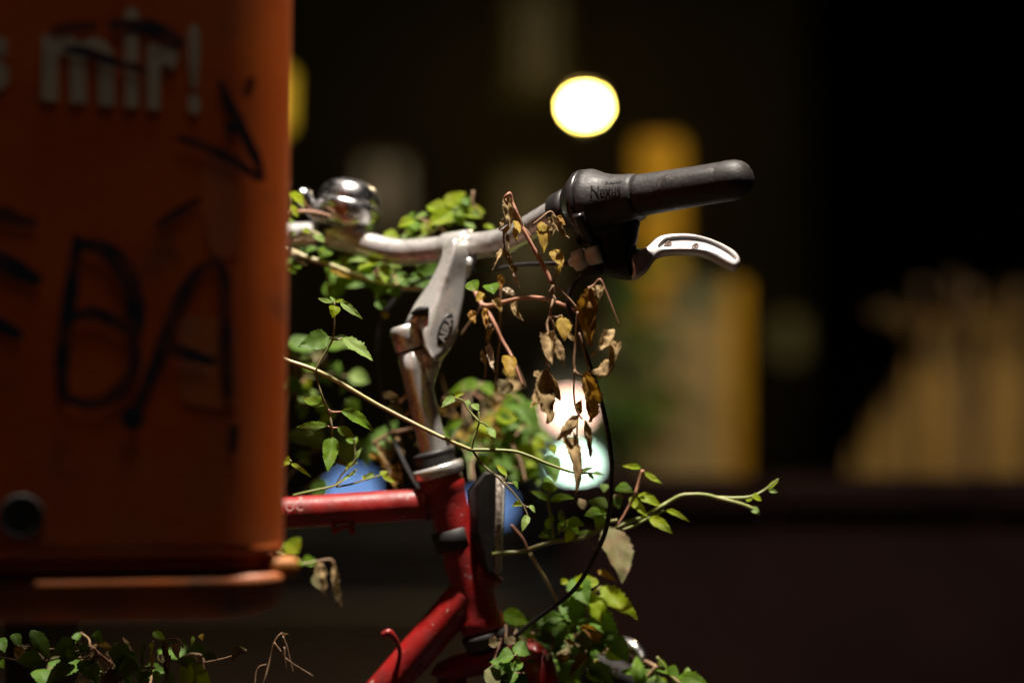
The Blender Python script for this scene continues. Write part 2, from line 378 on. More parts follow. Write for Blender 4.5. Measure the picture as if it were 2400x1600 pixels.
# ------------------------------------------------------------------ lit things across the street (far out of focus)
def street_lantern():
    p = P(1371, 250, 16.3)
    t = thing('street_lantern', 'bright yellow glowing globe lantern on a slim pole, above the shifter grip', 'lantern', (p.x, p.y, 0))
    obj('pole', lathe((p.x, p.y, 0), (0, 0, 1), [(0, .07), (.35, .065), (.4, .035), (p.z - .11, .025), (p.z - .1, .03), (p.z - .06, .03)], 16), 'galv', t)
    obj('globe', lathe((p.x, p.y, p.z - .05), (0, 0, 1), [(.05 - .05 * math.cos(a), .05 * math.sin(a)) for a in [math.pi * i / 12 for i in range(13)]], 20), 'lantern', t)
    obj('cap', lathe((p.x, p.y, p.z + .068), (0, 0, 1), [(0, .07), (.012, .075), (.05, .02), (.06, .002)], 16), 'galv', t)
street_lantern()
def amber_lantern():
    p = P(634, 232, 15.0)
    t = thing('amber_street_lamp', 'amber street lamp half hidden behind the upper right edge of the orange bin', 'lamp', (p.x, p.y, 0))
    obj('pole', lathe((p.x, p.y, 0), (0, 0, 1), [(0, .07), (.35, .065), (.4, .035), (p.z - .2, .025)], 16), 'galv', t)
    obj('glass', lathe((p.x, p.y, p.z - .19), (0, 0, 1), [(0, .05), (.02, .075), (.34, .085), (.36, .06)], 20), 'amber_bulb', t)
    obj('cap', lathe((p.x, p.y, p.z + .172), (0, 0, 1), [(0, .1), (.012, .105), (.09, .02)], 16), 'galv', t)
amber_lantern()
# low dark garden wall to the right, a few metres behind the bicycle
def px(u, d): return (u - 1200) / FPX * d
def pz(v, d): return CAMZ - (v - 800) / FPX * d
t = thing('low_wall', 'low dark reddish brown wall across the lower right, behind the vine shoot', 'wall', (1.5, 4.6, 0))
wz = pz(1133, 4.5)
obj('wall_body', box((.10, 4.53, 0), (4.0, 4.75, wz - .052)), 'lowwall', t, smooth=False)
cx = .085
while cx < 4.0:
    obj('coping_stone', box((cx, 4.5, wz - .05 + random.uniform(-.002, .002)), (cx + .392, 4.78, wz + random.uniform(-.002, .002)), bev=.008), 'coping', t, smooth=False); cx += .4
D = 8.7
t = thing('yellow_post', 'tall narrow yellow painted post rising behind the grip and lever', 'post', (px(1542, D), D, 0))
obj('shaft', box((px(1492, D), D, .05), (px(1596, D), D + .12, pz(335, D)), bev=.01), 'yellow', t, smooth=False)
obj('cap', box((px(1500, D), D + .005, pz(335, D) + .001), (px(1588, D), D + .115, pz(322, D)), bev=.005), 'yellow', t, smooth=False)
obj('base', box((px(1480, D), D - .01, 0), (px(1608, D), D + .13, .049)), 'kerb', t, smooth=False)
D = 8.5
t = thing('beige_cabinet', 'beige street cabinet with yellow edge standing behind the low wall, below the lever', 'cabinet', (px(1620, D), D, 0))
obj('body', box((px(1508, D), D, .05), (px(1704, D), D + .13, pz(745, D)), bev=.006), 'beige', t, smooth=False)
obj('edge_strip', box((px(1705, D), D + .004, .05), (px(1742, D), D + .126, pz(660, D)), bev=.005), 'yellow', t, smooth=False)
obj('lid', box((px(1560, D), D + .004, pz(745, D) + .001), (px(1703, D), D + .126, pz(655, D)), bev=.006), 'olive', t, smooth=False)
obj('base', box((px(1512, D), D + .006, 0), (px(1738, D), D + .124, .049)), 'kerb', t, smooth=False)
for a, b in ((1512, 1604), (1608, 1700)):
    d_ = obj('door', box((px(a, D), D - .008, .1), (px(b, D), D - .001, pz(900, D)), bev=.002), 'beige', t, smooth=False)
    obj('handle', box((px(b, D) - .02, D - .018, .72), (px(b, D) - .012, D - .0085, .8)), 'galv', d_, smooth=False)
D = 8.75
t = thing('grey_green_cabinet', 'low grey green utility cabinet left of the beige cabinet, behind the cable', 'cabinet', (px(1450, D), D, 0))
obj('body', box((px(1405, D), D, .05), (px(1486, D), D + .12, pz(880, D)), bev=.006), 'greygreen', t, smooth=False)
obj('lid', box((px(1400, D), D - .005, pz(880, D) + .001), (px(1491, D), D + .125, pz(866, D)), bev=.005), 'greygreen', t, smooth=False)
obj('base', box((px(1408, D), D + .005, 0), (px(1483, D), D + .115, .049)), 'kerb', t, smooth=False)
# timber fence at the right, each board a part, the first boards cut to a slant
D = 8.6
t = thing('timber_fence', 'amber lit picket fence with pointed tips at the right edge, lower at its left end', 'fence', (px(2200, D), D, 0))
k = 0; u = 2000
while u < 2860:                                           # long pointed tips shape the upward fade of the glow; rising rightwards
    w_ = 27; hb = max(pz(1130, D) + .02, pz(1095 - (u - 2000) * 1.55, D)) if u < 2150 else pz(905 + random.uniform(-25, 25), D)
    tip = hb + (pz(760, D) - pz(905, D)) * (1 if u >= 2150 else .45) * random.uniform(.8, 1.15) * (1.5 if 2290 < u < 2400 else 1)
    y = D + random.uniform(-.006, .006); x0, x1 = px(u, D), px(u + w_, D); xm = (x0 + x1) / 2
    vs = [(x0, y, .02), (x1, y, .02), (x1, y, hb), (xm, y, tip), (x0, y, hb)]; vs += [(a, b + .022, c) for a, b, c in vs]
    obj('picket', (vs, [(0, 1, 2, 3, 4), (9, 8, 7, 6, 5), (0, 5, 6, 1), (1, 6, 7, 2), (2, 7, 8, 3), (3, 8, 9, 4), (4, 9, 5, 0)]), 'wood_dark' if 2085 < u < 2128 or 2236 < u < 2290 or 2370 < u < 2440 else 'wood', t, smooth=False)
    u += w_ + (4 if k % 4 else 13); k += 1
for z in (.2, .45): obj('rail', box((px(2075, D), D + .032, z), (px(2830, D), D + .07, z + .06)), 'wood_dark', t, smooth=False)
for q in (2140, 2480, 2800): obj('post', box((px(q, D), D + .072, 0), (px(q, D) + .07, D + .14, .7)), 'wood_dark', t, smooth=False)
# amber lamp added out of frame to light the post, cabinet and fence
def added_pavement_lamp(x, y, z, power):
    t = thing('added_pavement_lamp', 'unseen amber street lamp added to light the post, cabinet and picket fence', 'lamp', (x, y, 0))
    obj('pole', lathe((x, y, 0), (0, 0, 1), [(0, .08), (.8, .075), (.85, .05), (z + .3, .04)], 16), 'galv', t)
    obj('arm', tube([(x, y, z + .28), (x - .2, y, z + .38), (x - .5, y, z + .3), (x - .6, y, z + .12)], .022), 'galv', t)
    obj('shade', lathe((x - .6, y, z + .012), (0, 0, 1), [(0, .15), (.02, .16), (.1, .05), (.12, .02)], 24), 'galv', t)
    obj('lens', lathe((x - .6, y, z), (0, 0, 1), [(0, .10), (.01, .105)], 24), 'added_lamp', t)
    ld = bpy.data.lights.new('added_pavement_lamp_light', 'AREA'); ld.shape = 'DISK'; ld.size = .2; ld.energy = power; ld.color = (1, .78, .44)
    lo = bpy.data.objects.new('added_pavement_lamp_light', ld); COL.objects.link(lo); lo.parent = t; lo.location = (-.6, 0, z - .012)
added_pavement_lamp(2.3, 7.0, 3.4, 76)
# lantern's own light
ld = bpy.data.lights.new('lantern_light', 'POINT'); ld.energy = 5; ld.color = (1, .74, .38); ld.shadow_soft_size = .05
lo = bpy.data.objects.new('lantern_light', ld); COL.objects.link(lo); lo.location = P(1371, 250, 16.3) + V((0, -.08, 0))

# small dim sign
p = P(1850, 795, 16.9)
t = thing('small_lit_sign', 'tiny dim yellowish sign on a pole between yellow post and timber fence', 'sign', (p.x, p.y, 0))
obj('pole', cyl((p.x, p.y, 0), (p.x, p.y, p.z - .15), .02), 'galv', t)
obj('plate', box((p.x - .08, p.y - .02, p.z - .148), (p.x + .08, p.y + .02, p.z + .16), bev=.01), 'dimsign', t, smooth=False)

# scooter with its lights on
def scooter():
    a, b = P(1335, 962, 12.4), P(1352, 1088, 12.4); c = V((.27, 12.45, 0))
    t = thing('parked_scooter', 'scooter with bright headlight and running light behind the dry leaves', 'scooter', c)
    def ringz(z, w, y0, y1): return [V((c.x + w * math.cos(k), c.y + (y0 + y1) / 2 + (y1 - y0) / 2 * math.sin(k), z)) for k in [2 * math.pi * i / 20 for i in range(20)]]
    obj('front_shield', loft([ringz(.2, .10, .1, .2), ringz(.35, .16, .06, .22), ringz(.6, .19, .06, .26), ringz(.85, .13, .12, .30), ringz(.95, .08, .16, .3)]), 'scooter', t)
    obj('seat', loft([[V((c.x + .11 * math.cos(k), q, .72 + h + .06 * math.sin(k))) for k in [2 * math.pi * i / 14 for i in range(14)]] for q, h in ((13.0, 0), (13.2, .03), (13.6, .05), (13.75, .03))]), 'saddle', t)
    obj('rear_body', loft([ringz(.3, .1, .5, 1.2), ringz(.5, .16, .5, 1.3), ringz(.66, .13, .55, 1.3)]), 'scooter', t)
    obj('footboard', box((c.x - .14, c.y + .15, .24), (c.x + .14, c.y + .7, .29), bev=.02), 'black', t)
    obj('handlebar', tube([(c.x - .3, c.y + .28, .98), (c.x - .1, c.y + .2, .97), (c.x + .1, c.y + .2, .97), (c.x + .3, c.y + .28, .98)], .016), 'black', t)
    for y in (c.y + .12, c.y + 1.12):
        w = obj('wheel', lathe((c.x - .05, y, .22 - .12), (1, 0, 0), [(0, .16), (.02, .2), (.05, .218), (.08, .2), (.1, .16)], 28), 'tyre', t)
        obj('hub', cyl((c.x - .055, y, .1), (c.x + .055, y, .1), .09), 'bolt', w)
    obj('mudguard', loft([[V((c.x + .07 * math.cos(k), c.y + .12 + .23 * math.sin(f), .1 + (.23 + .03 * math.sin(k)) * math.cos(f))) for k in [2 * math.pi * i / 10 for i in range(10)]] for f in (-1, -.5, 0, .5, 1)]), 'scooter', t)
    obj('headlight', lathe((a.x, a.y + .06, a.z), (0, -1, 0), [(0, .05), (.05, .045), (.065, .03), (.07, .005)], 20), 'headlight', t)
    obj('running_light', lathe((b.x, b.y + .06, b.z), (0, -1, 0), [(0, .045), (.05, .04), (.065, .025), (.07, .005)], 20), 'daylight', t)
    for s in (-1, 1):
        m = obj('mirror', lathe((c.x + s * .25, c.y + .24, 1.14), (0, -1, 0), [(0, .02), (.01, .055), (.02, .055)], 16), 'black', t)
        obj('stalk', cyl((c.x + s * .22, c.y + .25, .99), (c.x + s * .25, c.y + .24, 1.1), .006), 'black', m)
scooter()
for u, v, hh, lab in ((826, 1152, .12, 'short bollard with a tall blue light, above the red top tube'), (1146, 1186, .08, 'short bollard with a small blue light, right of the bicycle reflector')):
    p = P(u, v, 12.6); zb = -.12
    t = thing('bollard_light', lab, 'bollard', (p.x, p.y, zb), 'blue bollard lights on the road side')
    obj('base', lathe((p.x, p.y, zb), (0, 0, 1), [(0, .08), (.02, .08), (.03, .05), (p.z - zb - hh / 2, .05)], 20), 'galv', t)
    obj('lamp', lathe((p.x, p.y, p.z - hh / 2 + .001), (0, 0, 1), [(0, .045), (hh, .045)], 20), 'blue', t)
    obj('cap', lathe((p.x, p.y, p.z + hh / 2 + .002), (0, 0, 1), [(0, .055), (.02, .055), (.035, .02)], 20), 'galv', t)

# the street lamp above the bicycle (out of the frame): gives the main light
def key_lamp():
    h = LAMP_HEAD; px, py = 2.1, 3.6
    t = thing('street_lamp', 'tall street lamp with curved arm hanging over the bicycle', 'lamp', (px, py, 0))
    obj('pole', lathe((px, py, 0), (0, 0, 1), [(0, .09), (.9, .085), (.95, .06), (4.6, .045)], 20), 'galv', t)
    obj('arm', tube([(px, py, 4.58), (px - .05, py - .05, 4.85), (h.x + .6, h.y + .65, 4.95), (h.x + .1, h.y + .1, h.z + .2)], .03), 'galv', t)
    obj('lamp_head', lathe(h + V((0, 0, .012)), (0, 0, 1), [(0, .17), (.02, .18), (.08, .14), (.16, .05), (.2, .03)], 28), 'galv', t)
    obj('lamp_lens', lathe(h, (0, 0, 1), [(0, .12), (.01, .125)], 28), 'key', t)
    ld = bpy.data.lights.new('street_lamp_light', 'AREA'); ld.shape = 'DISK'; ld.size = .22; ld.spread = math.radians(120); ld.energy = LAMP_POWER; ld.color = (1, .90, .79)
    lo = bpy.data.objects.new('street_lamp_light', ld); COL.objects.link(lo); lo.parent = t; lo.location = h + V((0, 0, -.012)) - V((px, py, 0))
key_lamp()

# ------------------------------------------------------------------ the orange litter bin
KX = .16; EX = V((1, KX, 0)).normalized(); EY = V((-KX, 1, 0)).normalized()       # along the front (rightwards), inwards
CORN = P(703, 800, 1.84); CORN.z = 0
BW, BD = .42, .32
BC = CORN - EX * BW / 2 + EY * BD / 2
NF = -EY; PF = BC - EY * BD / 2                                                # front plane
ZK = .945
def rr(z, hw, hd, rad, n=7, tap=0):
    z = 1 + (z - 1) * ZK
    pts = []
    for (sx, sy, a0) in ((1, -1, -90), (1, 1, 0), (-1, 1, 90), (-1, -1, 180)):
        for k in range(-1, n + 1):                        # the arc, with a support point on the flat at each end
            a = math.radians(a0 + 90 * min(max(k, 0), n - 1) / (n - 1)); e = -.006 if k < 0 else .006 if k == n else 0
            pts.append(BC + EX * (sx * (hw - rad) + rad * math.cos(a) - e * math.sin(a)) + EY * (sy * (hd - rad) + rad * math.sin(a) + e * math.cos(a)) + V((0, 0, z)))
    return pts
bin_ = thing('litter_bin', 'large orange plastic litter bin with dark graffiti on a post', 'litter bin', (BC.x, BC.y, .79))
hd = BD / 2
obj('body', loft([rr(.826, .190, hd - .012, .03), rr(.829, .199, hd - .002, .035), rr(.834, .2005, hd, .045), rr(.838, .2005, hd, .045), rr(1.0, .2035, hd, .045), rr(1.2, .2065, hd, .045), rr(1.357, .208, hd, .045), rr(1.361, .208, hd, .045), rr(1.365, .207, hd - .001, .036)]), 'bin', bin_)
obj('groove', loft([rr(.8125, .190, hd - .009, .034), rr(.8275, .190, hd - .009, .034)]), 'bin', bin_)
obj('base_pan', loft([rr(.774, .172, hd - .03, .03), rr(.778, .183, hd - .012, .035), rr(.785, .193, hd - .002, .030), rr(.789, .1945, hd - .001, .030), rr(.800, .1995, hd, .030), rr(.806, .2010, hd, .030), rr(.810, .2015, hd, .030), rr(.813, .199, hd - .003, .030)]), 'bin_edge', bin_)
lip = BC + EX * (.1985) - EY * (hd - .028)
obj('latch', box((-.014, -.012, 1 - .1915 * ZK), (.012, .014, 1 - .176 * ZK), EX, EY, lip, bev=.004), surf('yellowed_latch', (.34, .12, .010), rough=.6), bin_)
obj('hood', loft([rr(1.3655, .205, hd - .004, .034), rr(1.37, .207, hd - .002, .04), rr(1.40, .207, hd - .002, .04), rr(1.43, .2, hd - .012, .04), rr(1.45, .15, hd - .06, .04)]), 'bin_edge', bin_)
def F(u, v): return on_plane(u, v, PF, NF)
def disc(u, v, r, lift, n=28):
    c = F(u, v) + NF * lift; return [c] + [c + EX * r * math.cos(2 * math.pi * k / n) + V((0, 0, r * math.sin(2 * math.pi * k / n))) for k in range(n)], [(0, k + 1, (k + 1) % n + 1) for k in range(n)]
lk = obj('lock', lathe(F(50, 1210) - NF * .004, NF, [(0, .017), (.0055, .017), (.0056, .0135), (.002, .0125)], 28), 'hole', bin_)
obj('keyhole', disc(50, 1210, .0136, .0019), 'hole', lk, smooth=False)
# printed words "s mir!"
def letters(s, u0, u1, v0, v1, bold=0):
    g = fit(text_geo(s, 1, bold), 1, 1)
    return [F(u0 + (u1 - u0) * p.x, v1[0] + (v1[1] - v1[0]) * p.x + ((v0[0] + (v0[1] - v0[0]) * p.x) - (v1[0] + (v1[1] - v1[0]) * p.x)) * p.y) + NF * .00015 for p in g[0]], g[1]
for s, a, b, c, d in (('s', -72, 22, (78, 80), (212, 220)), ('m', 98, 268, (78, 90), (236, 250)), ('i', 291, 326, (14, 16), (252, 254)), ('r', 346, 420, (98, 104), (256, 262)), ('!', 440, 470, (52, 56), (268, 272))):
    obj('printed_letter', letters(s, a, b, c, d, .035 if s != '!' else .03), 'bin_white', bin_, smooth=False)
for w, lift, mat, pts in (
    (38, .0002, 'ink', [(-40, 498), (0, 503), (85, 525)]), (44, .0002, 'ink', [(-40, 600), (0, 612), (45, 635), (95, 662)]), (34, .0002, 'ink', [(-30, 748), (0, 762), (52, 790)]),
    (36, .0002, 'ink', [(182, 552), (172, 640), (155, 760), (145, 860), (150, 925)]), (46, .00032, 'ink', [(180, 572), (238, 582), (285, 622), (314, 690), (318, 760), (310, 800)]),
    (34, .00032, 'ink', [(168, 745), (215, 735), (262, 752), (312, 782)]), (34, .00032, 'ink', [(310, 795), (320, 850), (292, 902), (250, 936), (200, 946), (150, 930)]),
    (34, .0002, 'ink', [(310, 990), (345, 900), (385, 800), (420, 705), (462, 640), (512, 606)]), (30, .00032, 'ink', [(505, 602), (528, 660), (528, 780), (533, 880), (537, 930)]),
    (30, .0004, 'ink', [(372, 808), (430, 826), (505, 850)]), (28, .0002, 'ink', [(548, 995), (546, 1030), (545, 1062)]),
    (40, .0002, 'ink', [(255, 58), (350, 66), (395, 88), (430, 108)]), (26, .0002, 'ink_faded', [(120, 76), (160, 66), (230, 60)]), (24, .00032, 'ink', [(150, 116), (200, 122), (250, 140), (285, 152)]), (22, .00032, 'ink_faded', [(285, 152), (320, 160), (345, 172)]),
    (26, .0002, 'ink', [(515, 190), (535, 240), (575, 320), (605, 385), (615, 425)]), (26, .00032, 'ink', [(415, 322), (480, 345), (550, 380), (612, 422)]), (24, .0002, 'ink', [(530, 290), (540, 305), (544, 318)]),
    (22, .0002, 'ink_faded', [(592, 180), (584, 205), (576, 228)]), (26, .0002, 'ink_faded', [(365, 532), (415, 500), (468, 468)])):
    px_ = 1.8 / FPX
    obj('graffiti_stroke', ribbon([F(*q) for q in pts], w * px_, lift, NF), mat, bin_, smooth=False)
obj('graffiti_blot', disc(311, 980, .0085, .0005), 'ink', bin_, smooth=False)
def patch(pts, lift): return [F(q.x, q.y) + NF * lift for q in resample(pts, 40)], [tuple(range(40))]
obj('sticker_remains', patch([(432, 742), (545, 760), (556, 830), (550, 950), (470, 950), (428, 935), (425, 830)], .0001), 'sticker', bin_, smooth=False)
obj('bleached_patch', patch([(486, 365), (545, 372), (560, 460), (556, 590), (500, 600), (478, 520), (474, 430)], .0001), 'sticker_pale', bin_, smooth=False)
# the post that carries the bin
pp = P(100, 1500, 2.30)
post = thing('bin_post', 'dark steel post under and behind the orange bin', 'post', (pp.x, pp.y, 0))
obj('tube', lathe((pp.x, pp.y, 0), (0, 0, 1), [(0, .035), (1.55, .035), (1.56, .03)], 24), 'postpaint', post)
obj('foot_plate', box((pp.x - .08, pp.y - .08, 0), (pp.x + .08, pp.y + .08, .012), bev=.003), 'postpaint', post)
obj('bracket', box((pp.x - .05, pp.y - .12, 1.10), (pp.x + .05, pp.y - .036, 1.18), bev=.004), 'postpaint', post)

# ------------------------------------------------------------------ the bicycle
BY = 2.27
A0, A1 = P(1029, 1108, BY), P(1131, 1468, BY)
AX = (A0 - A1).normalized()
def H(s): return A0 - AX * s                                # along the steering axis, metres below the upper cup
ER = V((.86, -.51, 0)).normalized(); EFW = V((.51, .86, 0)).normalized()         # steered: to the right grip, forwards
EFA = (EFW - AX * EFW.dot(AX)).normalized(); ERA = AX.cross(EFA) * -1
if ERA.dot(ER) < 0: ERA = -ERA
bike = thing('bicycle', 'red bicycle with silver handlebar overgrown by vines, behind the orange bin', 'bicycle', (-.45, BY, 0))
HT = (A0 - A1).length
obj('head_tube', lathe(A1 + AX * -.004, AX, [(0, .0200), (.002, .0212), (.012, .0212), (.016, .0192), (.03, .0186), (HT - .03, .0186), (HT - .016, .0192), (HT - .012, .0208), (HT + .003, .0208)], 36), 'red', bike)
tt0, tt1 = P(1046, 1177, BY), P(676, 1201, BY); ttd = (tt1 - tt0).normalized(); SC = tt0 + ttd * .585
tpt = obj('top_tube', tube([tt0, tt0 + ttd * .002, tt0 + ttd * .004, tt1, SC], .0150, 28, 8), 'red', bike)
BB = V((-.455, BY, .285)); dt0 = P(1108, 1376, BY); ddir = (BB - dt0).normalized()
dnt = obj('down_tube', tube([dt0 - ddir * .004, dt0 - ddir * .002, dt0, dt0.lerp(BB, .5), BB], .0172, 28, 8), 'red', bike)
obj('weld', lathe(tt0 + ttd * .0165, ttd, [(0, .0160), (.004, .0158), (.008, .0152)], 28), 'red', bike)
obj('seat_tube', tube([BB, BB.lerp(SC, .5), SC + (SC - BB).normalized() * .03], .0152, 20), 'red', bike)
SP = SC + (SC - BB).normalized() * .16
obj('seat_post', tube([SC, SC.lerp(SP, .5), SP], .0132, 20), 'alu', bike)
RAX = V((-.93, BY, .345))
for s in (-1, 1):
    o = V((0, s * .055, 0)); i = V((0, s * .018, 0))
    obj('chain_stay', tube([BB + i, (BB + RAX) / 2 + o * .8, RAX + o], .009, 14), 'red', bike)
    obj('seat_stay', tube([SC + i, (SC + RAX) / 2 + o * .8, RAX + o], .008, 14), 'red', bike)
obj('bottom_bracket', cyl(BB - V((0, .036, 0)), BB + V((0, .036, 0)), .021), 'red', bike)
ck = obj('crank', join(tube([BB - V((0, .05, 0)), BB + V((.08, -.055, -.08)), BB + V((.12, -.06, -.118))], .009), cyl(BB - V((0, .048, 0)), BB - V((0, .045, 0)), .085, seg=40)), 'alu', bike)
obj('pedal', box(BB + V((.07, -.15, -.13)), BB + V((.17, -.065, -.105)), bev=.005), 'black', ck)
# saddle
obj('saddle', loft([[SP + V((x, w * math.cos(k), .035 + zz + h * math.sin(k))) for k in [2 * math.pi * j / 18 for j in range(18)]] for x, w, h, zz in
     ((-.12, .03, .012, .0), (-.10, .085, .028, .004), (-.03, .08, .026, 0), (.05, .035, .02, 0), (.13, .022, .016, -.004), (.15, .008, .006, -.006))]), 'saddle', bike)
def wheel(c, n, R):
    n = n.normalized(); e1 = (V((0, 0, 1)) - n * n.z).normalized(); e2 = n.cross(e1); 
    def torus(R0, r, seg=64, s2=12, flat=1):
        vs, fs = [], []
        for i in range(seg):
            a = 2 * math.pi * i / seg; d = e1 * math.cos(a) + e2 * math.sin(a)
            for k in range(s2):
                b = 2 * math.pi * k / s2; vs.append(c + d * (R0 + r * math.cos(b)) + n * r * flat * math.sin(b))
        for i in range(seg):
            for k in range(s2): fs.append((i * s2 + k, i * s2 + (k + 1) % s2, ((i + 1) % seg) * s2 + (k + 1) % s2, ((i + 1) % seg) * s2 + k))
        return vs, fs
    w = obj('wheel', torus(R - .019, .019), 'tyre', bike); obj('rim', torus(R - .042, .011, flat=1.1), 'alu', w)
    obj('hub', cyl(c - n * .045, c + n * .045, .016), 'alu', w)
    for i in range(28): obj('spoke', cyl(c + n * (.03 if i % 2 else -.03) + (e1 * math.cos(i * .2244 + .5) + e2 * math.sin(i * .2244 + .5)) * .014, c + (e1 * math.cos(i * .2244) + e2 * math.sin(i * .2244)) * (R - .05), .001, seg=6), 'alu', w)
CR = H(HT + .032)
FA = CR - AX * .372 + EFA * .045
wheel(FA, ERA, FA.z / max(.9, math.sqrt(1 - ERA.z ** 2)))
wheel(RAX, V((0, 1, 0)), .345)
# fork
obj('fork_crown', loft([[CR + ERA * x + (AX * math.cos(k) * h + EFA * math.sin(k) * .017) for k in [2 * math.pi * j / 18 for j in range(18)]] for x, h in ((-.060, .003), (-.056, .009), (-.04, .012), (0, .014), (.04, .012), (.056, .009), (.060, .003))]), 'red', bike)
for s in (-1, 1):
    obj('fork_blade', tube([CR + ERA * s * .048, CR + ERA * s * .05 - AX * .18, CR + ERA * s * .05 - AX * .3 + EFA * .012, FA + ERA * s * .05], [.0145, .0135, .010, .008], 16), 'red', bike)
obj('steerer_race', lathe(H(HT + .020), AX, [(0, .018), (.002, .0205), (.010, .0225), (.013, .0225), (.015, .020)], 32), 'galv', bike)
# headset
hs = obj('headset', lathe(A0, AX, [(-.004, .0208), (-.001, .0240), (.005, .0248), (.0075, .0236), (.008, .019)], 36), 'stem_alu', bike)
obj('lock_nut', lathe(A0 + AX * .0085, AX, [(0, .0185), (.001, .0190), (.006, .0190), (.0065, .0200), (.0115, .0205), (.0125, .0195), (.014, .0165)], 8 * 4), 'black', hs)
obj('washer', lathe(A0 + AX * .0155, AX, [(0, .0165), (.001, .0185), (.0035, .0185), (.0045, .016)], 32), 'bolt', hs)
# quill, stem head and arm
q0, q1 = P(1020, 1070, BY), P(962, 823, BY - .002); QA = (q1 - q0).normalized()
stem = obj('stem', tube([q0 - QA * .02, q0, q1], .0131, 32, 6), 'stem_alu', bike)
h0, h1 = P(961, 819, BY - .002), P(945, 764, BY - .002); HA = (h1 - h0).normalized(); hl = (h1 - h0).length
obj('stem_head', lathe(h0, HA, [(0, .0126), (.001, .0136), (hl - .005, .0139), (hl - .001, .0128), (hl + .001, .0105), (hl + .0012, .0085), (hl - .004, .0075)], 32), 'stem_alu', stem)
obj('slit', cyl(q1 - QA * .001, h0 + HA * .001, .0123), 'black', stem)
obj('bolt_head', lathe(h0 + HA * (hl - .006), HA, [(0, .0065), (.004, .0065), (.005, .0055), (.0051, .003), (.003, .0028)], 6 * 4), 'bolt', stem)
def quad_ring(L, R_, T, d0, w=.034):
    a, b, c = P(*L, d0 + .020), P(*R_, d0 - .006), P(*T, d0 + .018)
    e = a + c - b + V((0, .012, 0)); cs = [a, b, c, e]; ce = (a + b + c + e) / 4; out = []
    for i in range(4):
        p, q, r = cs[i - 1], cs[i], cs[(i + 1) % 4]
        for k in range(6):
            t = k / 5; s0, s1 = q.lerp(p, .20), q.lerp(r, .20); m = q
            out.append(s0 * (1 - t) ** 2 + m * 2 * t * (1 - t) + s1 * t * t)
    return out
arm_st = [((1014, 838), (1022, 846), (1036, 842), -0.012), ((998, 822), (1007, 834), (1054, 822), -0.012), ((990, 800), (993, 812), (1068, 798), -0.012), ((984, 778), (992, 786), (1076, 774), -0.011), ((942, 764), (998, 770), (1081, 760), -0.009), ((948, 746), (1008, 742), (1087, 732), -0.006),
          ((966, 712), (1022, 708), (1093, 698), -0.001), ((1002, 662), (1038, 660), (1097, 655), 0.004), ((1022, 624), (1052, 621), (1101, 622), 0.008), ((1032, 598), (1060, 594), (1106, 602), 0.010), ((1035, 578), (1064, 574), (1108, 584), 0.013), ((1040, 562), (1066, 558), (1104, 566), 0.016)]
obj('stem_arm', loft([quad_ring(a, b, c, BY - .006 + d) for a, b, c, d in arm_st]), 'stem_alu', stem)
# hood of the arm over the head, and a solid black piece painting the shade of its opening
obj('arm_hood', loft([[P(u, v, BY + dd) for u, v, dd in r] for r in (
    [(944, 768, -.004), (956, 752, -.010), (975, 742, -.014), (998, 744, -.014), (1002, 772, -.006), (990, 790, .004), (962, 784, .006)],
    [(952, 752, .000), (963, 740, -.006), (978, 733, -.009), (996, 736, -.010), (1004, 764, -.002), (990, 782, .008), (964, 774, .010)],
    [(968, 728, .012), (976, 724, .008), (988, 722, .006), (1000, 724, .004), (1006, 744, .008), (994, 756, .014), (974, 748, .016)])]), 'stem_alu', stem)
slot_shade = [(962, 738), (972, 724), (988, 717), (1003, 718), (1006, 726), (1000, 733), (984, 735)]
obj('slot_shade', loft([[P(p.x, p.y, BY - .0195 + z) for p in offset_poly(resample(slot_shade, 24), o)] for o, z in ((0, .012), (0, .001), (1.5, 0))]), 'black', stem)
obj('pivot_web', loft([[P(u, v, BY + dd) for u, v, dd in r] for r in (
    [(978, 826, -.008), (1000, 836, -.012), (1034, 838, -.004), (1040, 836, .012), (985, 830, .014)],
    [(985, 862, -.007), (1003, 866, -.010), (1026, 862, -.004), (1030, 858, .010), (990, 862, .013)],
    [(998, 905, -.006), (1006, 907, -.008), (1015, 900, -.003), (1017, 898, .006), (1003, 904, .010)],
    [(1010, 935, -.003), (1012, 936, -.004), (1014, 934, -.001), (1014, 933, .003), (1012, 935, .004)])]), 'stem_alu', stem)
pA, pB, pC = P(998, 770, BY - .0205), P(1081, 760, BY + .0035), P(1022, 708, BY - .0125)
BN = (pB - pA).cross(pC - pA).normalized(); BN = -BN if BN.y > 0 else BN
def onb(u, v, lift): return on_plane(u, v, pA, BN) + BN * lift
BD1, BD2 = V((.355, -.935, 0)), V((-.935, -.355, 0))
bdg = obj('badge', loft([[onb(1042 + 39 * s * math.cos(k) * BD1.x + 14.5 * s * math.sin(k) * BD2.x, 771 + 39 * s * math.cos(k) * BD1.y + 14.5 * s * math.sin(k) * BD2.y, z) for k in [2 * math.pi * j / 32 for j in range(32)]] for s, z in ((1, -.002), (1, .0010), (.96, .0014))]), 'badge', stem)
g = fit(text_geo('AERA', 1, .02), 1, 1)
obj('badge_lettering', ([onb(1042 + (p.x - .5) * 61 * BD1.x + (p.y - .5) * 17 * BD2.x, 771 + (p.x - .5) * 61 * BD1.y + (p.y - .5) * 17 * BD2.y, .0018) for p in g[0]], g[1]), 'badge_txt', bdg, smooth=False)
# angle scale engraved below the pivot
for k in range(6):
    u = 1003 + k * 5.5; v = 856 - k * .4
    obj('scale_mark', tube([P(u, v, BY - .0135), P(u + 1.2, v + 9, BY - .0130)], .0005, 5), 'dark_mark', stem)
